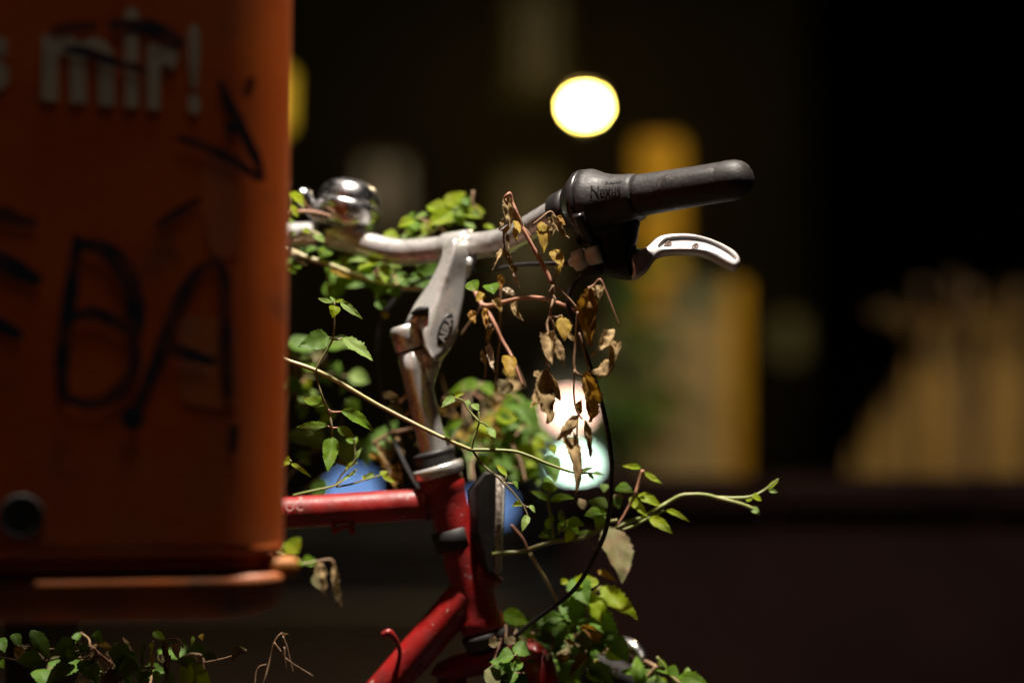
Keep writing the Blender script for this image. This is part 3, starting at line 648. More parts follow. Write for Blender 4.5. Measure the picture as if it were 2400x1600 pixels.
# handlebar
hb = [(330, 500, 2.37), (430, 508, 2.385), (520, 528, 2.392), (600, 546, 2.39), (673, 551, 2.382), (757, 551, 2.372), (800, 557, 2.366), (850, 571, 2.358), (900, 585, 2.348), (945, 591, 2.338), (985, 589, 2.33), (1040, 584, 2.318), (1109, 577, 2.30), (1176, 566, 2.279), (1226, 544, 2.254), (1278, 513, 2.224), (1322, 490, 2.200), (1370, 479, 2.180), (1450, 467, 2.163)]
bar = obj('handlebar', tube([P(*q) for q in hb], .0126, 32, 8), 'alu', bike)
c0, c1 = P(1043, 584, 2.317), P(1104, 577.5, 2.3015); ca = (c1 - c0).normalized(); cl = (c1 - c0).length
cp = obj('bar_clamp', lathe(c0, ca, [(-.002, .0129), (0, .0148), (.003, .0158), (cl - .003, .0164), (cl - .001, .0160), (cl, .0128)], 36), 'stem_alu', stem)
obj('clamp_ear', loft([[P(u, v, 2.293 + dd) for u, v, dd in r] for r in ([(1084, 606, -.006), (1112, 604, -.006), (1112, 604, .012), (1084, 606, .014)], [(1086, 634, -.004), (1108, 632, -.004), (1108, 632, .010), (1086, 634, .012)], [(1092, 652, 0), (1097, 652, 0), (1097, 652, .006), (1092, 652, .006)])]), 'stem_alu', stem)
obj('clamp_gap', tube([P(1112, 596, 2.286), P(1114, 618, 2.285), P(1104, 640, 2.288)], .0012, 8), 'black', stem)
# left grip behind the bin
lg0, lg1 = P(470, 514, 2.39), P(180, 492, 2.35)
obj('grip', lathe(lg0, lg1 - lg0, [(0, .014), (.002, .018), (.10, .0175), (.118, .016), (.122, .008)], 24), 'rubber', bike)
# right grip and twist shifter
g0, g1 = P(1345, 483, 2.190), P(1741, 419, 2.105); GA = (g1 - g0).normalized(); GL = (g1 - g0).length
grip = obj('grip', lathe(g0, GA, [(.0665, .0160), (.0675, .0186), (.071, .0190), (.075, .0186), (.10, .0182), (.105, .0181), (GL - .034, .0177), (GL - .018, .0178), (GL - .012, .0180), (GL - .005, .0174), (GL, .0158), (GL + .004, .0130), (GL + .007, .0085), (GL + .0082, .003)], 40), 'rubber', bike)
e1 = (V((0, 0, 1)) - GA * GA.z).normalized(); e2 = GA.cross(e1); e2 = -e2 if e2.y > 0 else e2      # e2 towards the camera side
def gsurf(t, ang, r): return g0 + GA * t + (e1 * math.sin(ang) + e2 * math.cos(ang)) * r
pad = [[gsurf(t, a, r + .0007 + (.0004 if abs(i - 4) < 4 else -.0009)) for i, a in enumerate([math.radians(-42 + 11 * k) for k in range(9)])] for t, r in [(.094, .0175), (.096, .0180), (.108, .0180), (.128, .0177), (GL - .022, .0177), (GL - .020, .0172)]]
pv, pf = [p for r in pad for p in r], [(i * 9 + k, i * 9 + k + 1, (i + 1) * 9 + k + 1, (i + 1) * 9 + k) for i in range(5) for k in range(8)]
obj('grip_pad', (pv, pf), 'rubber', grip)
shf = obj('shifter', lathe(g0, GA, [(-.004, .0195), (-.001, .0215), (.003, .0255), (.0075, .0292), (.0085, .0305), (.0125, .0315), (.0150, .0312), (.0160, .0290)], 44), 'gloss_black', bike)
obj('collar', lathe(P(1309, 500, 2.204), (P(1352, 481, 2.186) - P(1309, 500, 2.204)), [(0, .0130), (.0008, .0172), (.002, .0182), (.014, .0188), (.022, .0186)], 36), 'black', shf)
def tw_r(t):
    tb = [(.016, .0302), (.019, .0310), (.023, .0306), (.028, .0284), (.034, .0254), (.042, .0228), (.052, .0212), (.060, .0205), (.064, .0200), (.0665, .0188)]
    for (a, b), (c, d) in zip(tb, tb[1:]):
        if t <= c: return b + (d - b) * (t - a) / (c - a)
    return tb[-1][1]
obj('twist_sleeve', lathe(g0, GA, [(.0155, .028)] + [(.016 + .00253 * i, tw_r(.016 + .00253 * i)) for i in range(21)] + [(.0668, .016)], 44), 'rubber', shf)
for s, t0, t1, a0, hgt, mt in (('Nexus', .0320, .0595, 7, .0080, 'dark_ink'), ('SHIMANO', .0440, .0595, 33, .0028, 'dark_ink')):
    g = fit(text_geo(s, 1, .015), 1, 1)
    if 'dark_ink' not in M: M['dark_ink'] = surf('black_moulded_lettering', (.004, .004, .004), rough=.35)
    obj('lettering', ([gsurf(t0 + p.x * (t1 - t0), math.radians(a0) + p.y * hgt / .022, tw_r(t0 + p.x * (t1 - t0)) + .0006) for p in g[0]], g[1]), mt, shf, smooth=False)
# shifter / brake housing below the bar
def slabpoly(c, poly, p0, n, thick, bev, num=90, inner=None):
    n = V(n).normalized(); q = resample([Q(c, *k) for k in poly], num); px = 2.15 / FPX
    def ring(o, z): return [on_plane(p.x, p.y, p0, n) + n * z for p in offset_poly(q, o / px)]
    h = thick / 2
    rings = [ring(bev, -h), ring(bev * .3, -h + bev * .3), ring(0, -h + bev), ring(0, h - bev), ring(bev * .3, h - bev * .3), ring(bev, h)]
    return loft(rings)
br = obj('brake_lever', slabpoly('C4', [(905, 925), (938, 860), (935, 800), (880, 740), (900, 640), (1000, 560), (1150, 560), (1262, 650), (1256, 720), (1240, 830), (1205, 895), (1185, 950), (1215, 1060), (1228, 1116), (1120, 1110), (1000, 1085), (905, 1062), (880, 1010)], P(1440, 590, 2.180), (.15, -1, .1), .030, .006), 'black', bike)
obj('clamp_band', tube([gsurf(.020, math.radians(a), .033 if a > -60 else .036) for a in (-150, -120, -95, -70, -45, -20)], .0055, 14), 'gloss_black', br)
obj('cable_housing_box', slabpoly('C4', [(735, 560), (760, 660), (800, 740), (850, 790), (940, 800), (1060, 790), (1190, 745), (1262, 650), (1320, 600), (1280, 480), (1000, 430), (800, 480)], P(1410, 520, 2.178), (.3, -1, .05), .030, .009), 'black', br)
obj('cable_port', lathe(PQ('C4', 812, 775, 2.168), (-.3, -.75, -.5), [(0, .0060), (.006, .0060), (.0065, .0048), (.001, .0042)], 20), 'gloss_black', br)
LP, LN = P(1600, 592, 2.186), V((.10, -.83, .50)).normalized()
lev_o = [(1215, 905), (1232, 868), (1275, 880), (1325, 872), (1365, 835), (1420, 788), (1490, 763), (1600, 754), (1700, 757), (1800, 777), (1900, 810), (2000, 858), (2075, 905), (2114, 960), (2112, 1010), (2075, 1044), (2030, 1036), (1960, 998), (1880, 955), (1800, 926), (1700, 912), (1600, 910), (1500, 918), (1440, 934), (1405, 958), (1375, 1005), (1330, 1060), (1270, 1105), (1226, 1116), (1206, 1045), (1190, 960)]
lev_i = [(1420, 868), (1438, 842), (1465, 815), (1495, 798), (1560, 786), (1650, 782), (1740, 789), (1830, 808), (1910, 840), (1985, 880), (2040, 918), (2078, 958), (2084, 984), (2062, 996), (2010, 982), (1950, 956), (1890, 930), (1830, 910), (1760, 899), (1680, 895), (1600, 894), (1530, 896), (1470, 898), (1432, 892)]
def lever():
    num = 120; px = 2.13 / FPX; h = .0062
    qo = resample([Q('C4', *k) for k in lev_o], num); qi = resample([Q('C4', *k) for k in lev_i], num)
    # match the inner loop to the outer by nearest angle order
    j0 = min(range(num), key=lambda j: (qi[j] - qo[0]).length); qi = qi[j0:] + qi[:j0]
    def ring(q, o, z): return [on_plane(p.x, p.y, LP, LN) + LN * z for p in (offset_poly(q, o / px) if o else q)]
    best = None
    return loft([ring(qo, .004, -h), ring(qo, .0012, -h + .0012), ring(qo, 0, -h + .004), ring(qo, 0, h - .0045), ring(qo, .0007, h - .002), ring(qo, .002, h - .0005), ring(qo, .0032, h)]), qi, ring, h
lv, qi, ring, h = lever()
bl = obj('lever_blade', lv, 'lever', br)
# pocket in the blade: cut with a boolean so that it is a real recess
pk = obj('pocket_cutter', loft([ring(qi, .0034, h - .0030), ring(qi, .0016, h - .0027), ring(qi, .0004, h - .0013), ring(qi, -.0004, h + .002)]), 'lever', None)
for o_ in (bl, pk): recalc(o_)
md = bl.modifiers.new('pocket', 'BOOLEAN'); md.operation = 'DIFFERENCE'
md.object = pk; md.solver = 'EXACT'
dg = bpy.context.evaluated_depsgraph_get(); dg.update()
me2 = bpy.data.meshes.new_from_object(bl.evaluated_get(dg)); bl.modifiers.clear(); bl.data = me2
bpy.data.objects.remove(pk); crisp(bl, 50)
for (x, y) in ((1511, 842), (1737, 861)):
    def mk(dx, dy): return on_plane(*Q('C4', x + dx, y + dy), LP, LN) + LN * (h - .0028)
    dr = [(-30, 16), (-16, -6), (4, -20), (22, -16), (29, 2), (22, 14), (6, 18), (-14, 17)]
    obj('stamped_mark', join(tube([mk(a * .9, b) for a, b in dr] + [mk(*[dr[0][0] * .9, dr[0][1]])], .0008, 6), tube([mk(-4, 10), mk(-1, -6), mk(10, -4), mk(9, 6), mk(0, 10)], .0006, 6)), 'dark_mark', bl)
obj('pivot_bolt', lathe(on_plane(*Q('C4', 1205, 900), LP, LN), LN, [(0, .0042), (.0095, .0042), (.0105, .003)], 20), 'gloss_black', br)
ad0, ad1 = PQ('C4', 925, 918, 2.165), PQ('C4', 690, 985, 2.172); ada = ad1 - ad0
obj('cable_adjuster', lathe(ad0, ada, [(-.004, .0085), (.001, .0088), (.007, .0086), (.0075, .0078), (.010, .0078), (.0105, .0095), (.017, .0098), (.022, .0088), (ada.length - .003, .0045), (ada.length, .0030)], 24), 'white_plastic', br)
# cables
obj('brake_cable', tube([ad1 + ada.normalized() * -.002, PQ('C4', 500, 992, 2.19), PQ('C4', 250, 1003, 2.23), P(1150, 634, 2.29), P(1080, 640, 2.345), P(980, 660, 2.375), P(905, 730, 2.38), P(884, 830, 2.375), P(900, 960, 2.36), P(945, 1080, 2.335), P(1000, 1180, 2.32), P(1080, 1330, 2.31), P(1150, 1460, 2.30)], .0022, 10), 'cable', bike)
obj('gear_cable', tube([PQ('C4', 905, 1040, 2.168), PQ('C4', 850, 1062, 2.167), PQ('C4', 780, 1112, 2.166), PQ('C4', 712, 1190, 2.165), PQ('C4', 682, 1290, 2.165), PQ('C4', 700, 1400, 2.166), PQ('C6', 815, 450, 2.168), PQ('C6', 885, 640, 2.17), PQ('C6', 945, 810, 2.172), PQ('C6', 1000, 1000, 2.174), PQ('C6', 1042, 1200, 2.176), PQ('C6', 1066, 1400, 2.178), PQ('C8', 822, 200, 2.18), PQ('C8', 812, 400, 2.184), PQ('C8', 785, 560, 2.19), PQ('C8', 735, 690, 2.195), PQ('C8', 650, 850, 2.2), PQ('C8', 540, 990, 2.207), PQ('C8', 340, 1140, 2.22), PQ('C8', 180, 1270, 2.24), PQ('C8', 20, 1420, 2.25)], .0021, 10), 'cable', bike)
obj('cable_boot', lathe(PQ('C4', 930, 1025, 2.168), PQ('C4', 790, 1095, 2.166) - PQ('C4', 930, 1025, 2.168), [(-.004, .0065), (.004, .0065), (.009, .005), (.016, .0032), (.017, .0022)], 18), 'black', br)
# bell
bc, bu = P(803, 541, 2.366), V((.20, .20, .96)).normalized()
bell = obj('bell', lathe(bc, bu, [(-.002, 0.0113), (.001, 0.0192), (.006, 0.0271), (.013, 0.0325), (.020, 0.0341), (.0245, 0.0334), (.0255, 0.0316), (.0262, 0.0307)], 48), 'chrome', bike)
obj('dome', lathe(bc, bu, [(.0262, 0.0288), (.0268, 0.0303), (.028, 0.0307), (.036, 0.0296), (.042, 0.0271), (.0465, 0.0226), (.0495, 0.0158), (.0508, 0.0079), (.0511, 0.0023)], 48), 'chrome', bell)
obj('thumb_lever', tube([P(748, 520, 2.355), P(728, 490, 2.352), P(712, 462, 2.352), P(700, 452, 2.352)], [.0035, .006, .009, .007], 14), 'chrome', bell)
obj('clamp_band', lathe(P(752, 551, 2.3725), P(776, 552, 2.3695) - P(752, 551, 2.3725), [(0, .0130), (.0005, .0150), (.0085, .0150), (.009, .0130)], 32), 'black', bell)
obj('foot', tube([P(764, 530, 2.366), P(775, 524, 2.364), P(800, 534, 2.366)], [.007, .008, .009], 12), 'black', bell)
obj('clamp_screw', lathe(P(757, 521, 2.357), (0, -.5, .85), [(0, .0045), (.004, .0045), (.005, .0035)], 16), 'chrome', bell)
# front reflector on the head tube
hc = P(1065, 1261, BY)
obj('reflector_band', lathe(hc - AX * .0095, AX, [(0, .0192), (.0005, .0202), (.0185, .0202), (.019, .0192)], 32), 'black', bike)
def C7(x, y, d): return PQ('C7', x, y, d)
rf = obj('reflector', loft([[C7(a[0], a[1], BY + y) for a in pts] for y, pts in (
    (-.027, [(1345, 262), (1395, 200), (1462, 190), (1462, 400), (1444, 835), (1415, 835), (1345, 560)]),
    (-.020, [(1300, 300), (1385, 182), (1480, 178), (1475, 400), (1450, 850), (1392, 846), (1300, 600)]),
    (.020, [(1285, 310), (1385, 182), (1480, 178), (1475, 400), (1450, 850), (1392, 846), (1290, 610)]),
    (.027, [(1345, 262), (1395, 200), (1462, 190), (1462, 400), (1444, 835), (1415, 835), (1345, 560)]))]), 'black', bike)
crisp(rf, 40)
obj('reflector_rim', loft([[C7(a[0], a[1], BY + y) for a in pts] for y, pts in (
    (-.024, [(1462, 196), (1512, 222), (1492, 846), (1446, 848)]), (-.0265, [(1466, 206), (1508, 230), (1489, 838), (1450, 840)]))] [::-1] + [[C7(a[0], a[1], BY + .0265) for a in [(1466, 206), (1508, 230), (1489, 838), (1450, 840)]]]), 'reflex', rf)
obj('reflector_lens', loft([[C7(a[0], a[1], BY + y) for a in [(1509, 236), (1520, 240), (1500, 836), (1490, 834)]] for y in (-.023, .023)]), 'lens', rf)
# small frame fittings
obj('cable_guide', tube([P(781, 1226, 2.262), P(784, 1246, 2.260), P(800, 1236, 2.260), P(820, 1236, 2.262), P(826, 1250, 2.262), P(826, 1226, 2.264)], .0022, 10), 'red', tpt)
gd = P(936, 1530, 2.256)
obj('cable_hook', tube([P(938, 1536, 2.258), P(934, 1512, 2.252), P(922, 1492, 2.246), P(910, 1482, 2.244), P(895, 1488, 2.243)], [.0022, .0022, .0030, .0042, .0028], 12), 'red', dnt)
g = fit(text_geo('oc', 1, .0), 1, 1)
def ontube(u, v): return on_plane(u, v, P(800, 1180, 2.2556), V((0, -1, .28)).normalized())
obj('frame_lettering', ([ontube(668 + p.x * 42, 1198 - p.x * 2 - p.y * 20) for p in g[0]], g[1]), surf('white_frame_print', (.38, .20, .18), (.28, .03, .025), .5, scale=160), tpt, smooth=False)
# bright steel brake arm below the fork
ba = obj('brake_arm', tube([PQ('D1', 1180, 830, 2.33), PQ('D1', 1240, 755, 2.32), PQ('D1', 1330, 715, 2.31), PQ('D1', 1430, 745, 2.30), PQ('D1', 1500, 815, 2.295), PQ('D1', 1540, 875, 2.29)], [.006, .0085, .009, .0075, .006, .004], 16), 'chrome', bike)
obj('barrel_nut', lathe(PQ('D1', 1335, 700, 2.31), (0, -.2, 1), [(-.004, .006), (.004, .006), (.005, .004)], 16), 'chrome', ba)
obj('brake_wire', tube([PQ('D1', 1545, 880, 2.29), PQ('D1', 1640, 930, 2.29), PQ('D1', 1760, 985, 2.285)], .0022, 8), 'st_brown', ba)

# ------------------------------------------------------------------ the climbing vines
DEAD = set('todw')
VIEW = V((0, 1, 0))
def leaf_obj(parent, base, tip, width, code, rng, roll=None, tilt=None):
    dead = code in DEAD; semi = code in 'ym'
    al = math.radians(rng.uniform(-10, 50) if dead else rng.uniform(22, 58)); yaw = math.radians(rng.uniform(-28, 28))
    n0 = V((math.sin(yaw) * math.cos(al), -math.cos(yaw) * math.cos(al), math.sin(al)))      # blade faces camera side and upwards
    d3 = tip - base; dy = (n0.x * d3.x + n0.z * d3.z) / -n0.y; lim = .9 * math.hypot(d3.x, d3.z)
    tip = V((tip.x, base.y + max(-lim, min(lim, dy)), tip.z))
    ax = tip - base; L = ax.length; ex = ax.normalized()
    side = ex.cross(-n0).normalized(); nrm = side.cross(ex)
    if nrm.y > 0: nrm = -nrm
    w = (1.06 if dead else 1.16) * width / max(.60, math.hypot(side.x, side.z))
    NL, NW = (18, 4)
    fold = rng.uniform(.15, .45) * (1.5 if dead else 1); curl = rng.uniform(-.05, .16) * L; arch = rng.uniform(-.08, .12) * L
    tw = rng.uniform(-.5, .5) * (2.2 if dead else .6 if not semi else 1.2); seed = rng.uniform(0, 100)
    tooth = rng.uniform(.07, .15) if L > .022 else .05
    pk = rng.uniform(.30, .42)
    vs, uv = [], []
    for i in range(NL + 1):
        t = i / NL
        prof = math.sin(math.pi / 2 * t / pk) ** .62 if t < pk else max(0, math.cos(math.pi / 2 * (t - pk) / (1 - pk))) ** (1.0 if not dead else .8)
        hw = w / 2 * prof
        if 0 < i < NL: hw *= 1 + tooth * (1 if i % 2 else -1) * rng.uniform(.2, 1.2)
        if dead: hw *= 1 + .22 * noise.noise(V((t * 4, seed, 0)))
        sway = rng.uniform(-.004, .004) * L
        for k in range(-NW, NW + 1):
            s = k / NW
            hwk = hw * (1 + (.10 * noise.noise(V((t * 5, seed + 9, s))) if abs(s) > .9 else 0))
            y = s * hwk; z = abs(y) * fold - curl * t * t + arch * math.sin(math.pi * t)
            z += .022 * L * math.sin(t * 20 - abs(s) * 3) * abs(s) * (.6 if not dead else 1.2)          # bulges between the veins
            z += .03 * L * noise.noise(V((t * 3, s * 1.5, seed)))
            if dead:
                z += .15 * L * noise.noise(V((t * 4.2, s * 2.1, seed + 3))) + .05 * L * noise.noise(V((t * 11, s * 5, seed + 7))) + hw * .55 * s * s * (1 if seed > 40 else -1)
                y *= 1 - .30 * abs(s) ** 2
            if semi: z += .05 * L * noise.noise(V((t * 3.6, s * 2, seed + 3)))
            a = tw * (t - .35); y, z = y * math.cos(a) - z * math.sin(a), y * math.sin(a) + z * math.cos(a)
            vs.append(base + ex * (L * t) + side * (y + sway) + nrm * z); uv.append((t, s))
    n = 2 * NW + 1
    fs = [(i * n + k, i * n + k + 1, (i + 1) * n + k + 1, (i + 1) * n + k) for i in range(NL) for k in range(n - 1)]
    o = obj('leaf', (vs, fs), LM[code], parent)
    ul = o.data.uv_layers.new(name='UVMap')
    for lp in o.data.loops: ul.data[lp.index].uv = uv[lp.vertex_index]
    return o
VN = [0]
def fill(seed, n, x0, x1, y0, y1, l0, l1, codes, d0, d1):
    r = random.Random(seed); out = []
    for _ in range(n):
        x, y, l, a = r.gauss((x0 + x1) / 2, (x1 - x0) / 3.6), r.gauss((y0 + y1) / 2, (y1 - y0) / 3.6), 1.15 * r.uniform(l0, l1), r.uniform(-.5, 3.6)
        out.append((x, y, x + l * math.cos(a), y + l * math.sin(a), l * r.uniform(.45, .75), r.choice(codes), r.uniform(d0, d1), 1))
    return out
def vine(label, cat, d, stems, leaves, name='vine', group=None, pet=None):
    """stems: (crop, material, r0, r1, [(x, y[, depth])...]); leaves: (crop, [(x0, y0, x1, y1, width, code[, depth])...])"""
    VN[0] += 1; rng = random.Random(100 + VN[0])
    c, _, _, _, p = stems[0]; o = thing(name, label, cat, PQ(c, p[0][0], p[0][1], p[0][2] if len(p[0]) > 2 else d), group)
    pool = []
    for c, m, r0, r1, pts in stems:
        pp = [PQ(c, q[0], q[1], (q[2] if len(q) > 2 else d)) + V((0, rng.uniform(-.002, .002), 0)) for q in pts]
        obj('stem', tube(pp, [r0, r1], 8, 6, wob=.05), m, o); pool += smooth_path(pp, 4)
    for c, ls in leaves:
        sc = CROP[c][2]
        for q in ls:
            dd = (q[6] if len(q) > 6 else d) + rng.uniform(-.010, .010)
            b = PQ(c, q[0], q[1], dd); L = math.hypot(q[2] - q[0], q[3] - q[1]) / sc / FPX * dd
            tp = PQ(c, q[2], q[3], dd + rng.uniform(-.35, .35) * L)
            leaf_obj(o, b, tp, q[4] / sc / FPX * dd, q[5], rng)
            if len(q) > 7:                                # a stalk from the nearest stem
                near = min(pool, key=lambda s_: (s_ - b).length)
                if (near - b).length < .09 and rng.random() < .6:
                    mid = (near + b) / 2 + V((rng.uniform(-.006, .006), 0, rng.uniform(-.012, .004)))
                    obj('leaf_stalk', tube([near, mid, b], [.0011, .0007], 6, 4), rng.choice([TH, BR, BR, RD]), o)
    return o
G, PL, RD, BR, TH = 'st_green', 'st_pale', 'st_red', 'st_brown', 'st_thin'
vine('slender green shoot with paired leaves rising across the pale runner left of stem', 'vine', 2.165,
  [('C5', TH, .0011, .0008, [(437, 1215), (430, 1110), (410, 1015), (382, 960), (352, 880), (330, 800), (318, 712), (380, 592), (440, 482), (450, 340), (453, 215)]),
   ('C5', TH, .0008, .0007, [(440, 485), (410, 470)]), ('C5', TH, .0009, .0007, [(440, 487), (478, 488), (512, 474)]), ('C5', RD, .0010, .0008, [(405, 1003), (440, 1020), (502, 1018)]), ('C5', RD, .0009, .0007, [(398, 1122), (432, 1134), (478, 1136)])],
  [('C5', [(455, 238, 440, 325, 74, 'b'), (495, 212, 662, 332, 50, 'p'), (440, 218, 318, 182, 30, 'p'), (456, 215, 414, 164, 22, 'p'), (456, 212, 520, 188, 22, 'b'),
           (412, 470, 192, 522, 132, 'k'), (510, 470, 750, 606, 82, 'p'), (396, 962, 190, 908, 78, 'g'), (500, 1008, 757, 1157, 72, 'g'), (400, 1113, 178, 1130, 54, 'g'), (475, 1130, 600, 1202, 62, 'g'), (437, 1204, 417, 1437, 104, 'g')])])
vine('long pale runner stretching from the orange bin past the stem to the white lights', 'vine', 2.17,
  [('C5', PL, .0020, .0017, [(40, 610), (100, 640), (310, 712), (480, 800), (620, 880), (760, 962), (950, 1062), (1150, 1162), (1300, 1232), (1460, 1300)]),
   ('C6', G, .0017, .0008, [(66, 1308), (200, 1308), (370, 1318), (480, 1350), (600, 1400), (740, 1450), (810, 1468), (900, 1470), (1000, 1480)]),
   ('D7', G, .0012, .0007, [(588, 1078), (620, 930), (665, 800), (690, 715), (682, 585)]), ('D7', G, .0010, .0007, [(690, 715), (600, 620), (540, 550), (480, 445), (365, 398)]), ('D7', G, .0009, .0007, [(692, 718), (750, 740), (805, 782)]),
   ('D7', TH, .0011, .0009, [(600, 1090), (700, 1240), (800, 1340), (930, 1440), (1020, 1525)]), ('C8', TH, .0009, .0006, [(110, 250), (170, 312), (230, 390), (258, 438), (270, 470)]), ('C8', TH, .0007, .0006, [(110, 250), (128, 225), (132, 205)]), ('C8', TH, .0007, .0006, [(112, 254), (150, 258), (180, 258)]), ('C8', TH, .0007, .0006, [(232, 394), (265, 412), (295, 418)])],
  [('D7', [(682, 572, 585, 478, 80, 'p'), (803, 778, 905, 930, 92, 'p'), (368, 395, 203, 505, 92, 'p'), (362, 385, 500, 335, 62, 'b'), (545, 430, 528, 540, 66, 'p')]),
   ('C8', [(132, 208, 65, 130, 34, 'b'), (178, 240, 208, 292, 24, 'g'), (240, 396, 168, 402, 38, 'b'), (285, 400, 318, 442, 26, 'p'), (270, 466, 234, 567, 46, 'p')]),
   ('C6', [(830, 1470, 935, 1436, 24, 'p'), (900, 1474, 944, 1518, 22, 'p'), (935, 1468, 1018, 1486, 20, 'p'), (820, 1465, 880, 1475, 30, 'b')])])
vine('bright yellow green leaf clump standing above the handlebar left of the clamp', 'vine', 2.365,
  [('D3', G, .0016, .0010, [(480, 1000), (650, 930), (850, 840), (1000, 700), (1200, 520), (1350, 350)]), ('D3', BR, .0014, .0008, [(1640, 60), (1625, 280), (1700, 400), (1800, 555)]), ('D3', BR, .0012, .0009, [(855, 850), (800, 760), (795, 640), (900, 520)])],
  [('D3', [(1110, 320, 1500, 62, 250, 'b'), (1090, 430, 790, 335, 250, 'b'), (1230, 440, 840, 690, 310, 'b'), (1220, 400, 1610, 470, 220, 'g'), (1480, 490, 1810, 565, 110, 'b'), (560, 600, 255, 720, 170, 'b'), (800, 478, 530, 585, 80, 'p'), (470, 620, 530, 820, 260, 'g'),
           (1330, 560, 890, 690, 130, 'p'), (0, 830, 310, 960, 190, 'b'), (310, 890, 670, 940, 100, 'p'), (1490, 640, 1670, 760, 120, 'p'), (1840, 690, 2040, 800, 90, 'b'), (560, 445, 420, 580, 70, 'g'), (1480, 180, 1560, 330, 150, 'k'), (1300, 520, 1500, 700, 200, 'g'), (700, 900, 850, 800, 90, 'g'), (1650, 420, 1760, 540, 90, 'k')] + fill(8, 10, 300, 1700, 350, 820, 180, 330, 'bbg', 2.37, 2.41))])
vine('shaded vine with drooping leaves running beneath the left half of the handlebar', 'vine', 2.345,
  [('D5', PL, .0030, .0022, [(20, 150), (150, 190), (350, 272), (800, 422), (1200, 582), (1500, 662), (1800, 742), (2150, 765)]), ('D5', BR, .0022, .0018, [(60, 210), (400, 300), (900, 470)])],
  [('D5', [(720, 150, 590, 290, 190, 'g'), (870, 330, 830, 430, 90, 'g'), (740, 480, 1080, 630, 66, 'y'), (1310, 330, 990, 335, 80, 'p'), (1480, 330, 1190, 500, 170, 'b'), (1560, 380, 1600, 660, 150, 'b'), (1750, 430, 1735, 555, 80, 't'), (2030, 580, 1640, 690, 70, 'p'),
           (2060, 340, 1890, 300, 100, 'g'), (2190, 350, 2090, 380, 100, 'g'), (2080, 400, 2100, 490, 80, 'p'), (2060, 520, 2215, 650, 76, 'g'), (2030, 680, 2045, 755, 44, 'p'), (1640, 700, 1440, 910, 260, 'k'), (1700, 740, 1810, 910, 220, 'k'), (1570, 1120, 1600, 1230, 110, 'y'),
           (190, 310, 380, 410, 70, 't'), (190, 380, 300, 460, 80, 'g'), (360, 200, 570, 150, 90, 'k'), (1250, 420, 1420, 620, 150, 'k'), (1000, 430, 1200, 520, 110, 'k'), (1500, 930, 1560, 1100, 160, 'k')] + fill(7, 16, 150, 2100, 180, 700, 120, 260, 'gbbkpy', 2.36, 2.42) + fill(16, 16, 150, 2100, 200, 800, 220, 420, 'kkg', 2.39, 2.47))])
vine('withered brown vine with shrivelled tan leaves looped over the bar by the shifter', 'vine', 2.132,
  [('D4', RD, .0013, .0021, [(352, 130), (385, 95), (425, 78), (452, 190), (505, 320), (570, 480), (610, 570), (700, 740), (790, 905), (880, 1060), (972, 1252)]), ('D4', BR, .0010, .0011, [(972, 1258), (1080, 1350), (1200, 1462), (1290, 1570)]),
   ('D4', BR, .0008, .0010, [(725, 480), (830, 400), (950, 312), (1020, 390), (1090, 490)]), ('D4', BR, .0007, .0006, [(860, 865), (800, 892), (780, 830), (820, 785)]), ('D4', BR, .0010, .0008, [(300, 560), (335, 560), (340, 700), (350, 800), (330, 900)]), ('D4', TH, .0009, .0008, [(1045, 1010), (1010, 1170), (980, 1290)]), ('D4', BR, .0011, .0008, [(590, 540), (640, 560), (690, 640)])],
  [('D4', [(375, 120, 420, 530, 190, 't'), (425, 210, 605, 530, 130, 't'), (340, 400, 280, 570, 70, 't'), (490, 500, 505, 725, 60, 'y'), (350, 780, 198, 1075, 66, 't'), (365, 820, 480, 1090, 110, 't'), (430, 1000, 470, 1160, 110, 'd'), (470, 1110, 540, 1310, 90, 'w'), (385, 600, 405, 840, 60, 'd'),
           (830, 440, 868, 862, 150, 'y'), (925, 390, 960, 650, 150, 't'), (965, 350, 1195, 672, 120, 't'), (1040, 370, 1150, 480, 110, 'o'), (1000, 800, 1112, 1062, 130, 'y'), (970, 830, 1000, 960, 80, 'y'), (1045, 1020, 1075, 1150, 70, 'y'), (420, 500, 330, 620, 90, 'o'), (480, 430, 560, 600, 70, 'y')])])
vine('hanging dry strand of grey brown leaves in front of the peach light', 'vine', 2.105,
  [('C6', BR, .0012, .0010, [(650, 145), (655, 230), (640, 300), (630, 362), (610, 420), (618, 500), (612, 610), (605, 712)]), ('C6', BR, .0009, .0008, [(630, 362), (680, 372), (712, 362), (722, 400)]), ('C6', BR, .0007, .0006, [(645, 160), (628, 195), (650, 215), (668, 245), (655, 280)]), ('C6', BR, .0009, .0007, [(632, 370), (655, 420), (660, 490)]), ('C6', BR, .0009, .0008, [(612, 705), (625, 730), (615, 760)])],
  [('C6', [(715, 368, 730, 545, 92, 'y'), (745, 500, 815, 545, 40, 't'), (622, 480, 640, 695, 140, 't'), (665, 500, 722, 710, 90, 'd'), (640, 510, 568, 550, 60, 'w'), (585, 740, 618, 1112, 170, 'd'), (530, 745, 560, 850, 70, 'd'), (600, 735, 702, 962, 120, 'd'), (560, 860, 500, 1010, 90, 'd')])])
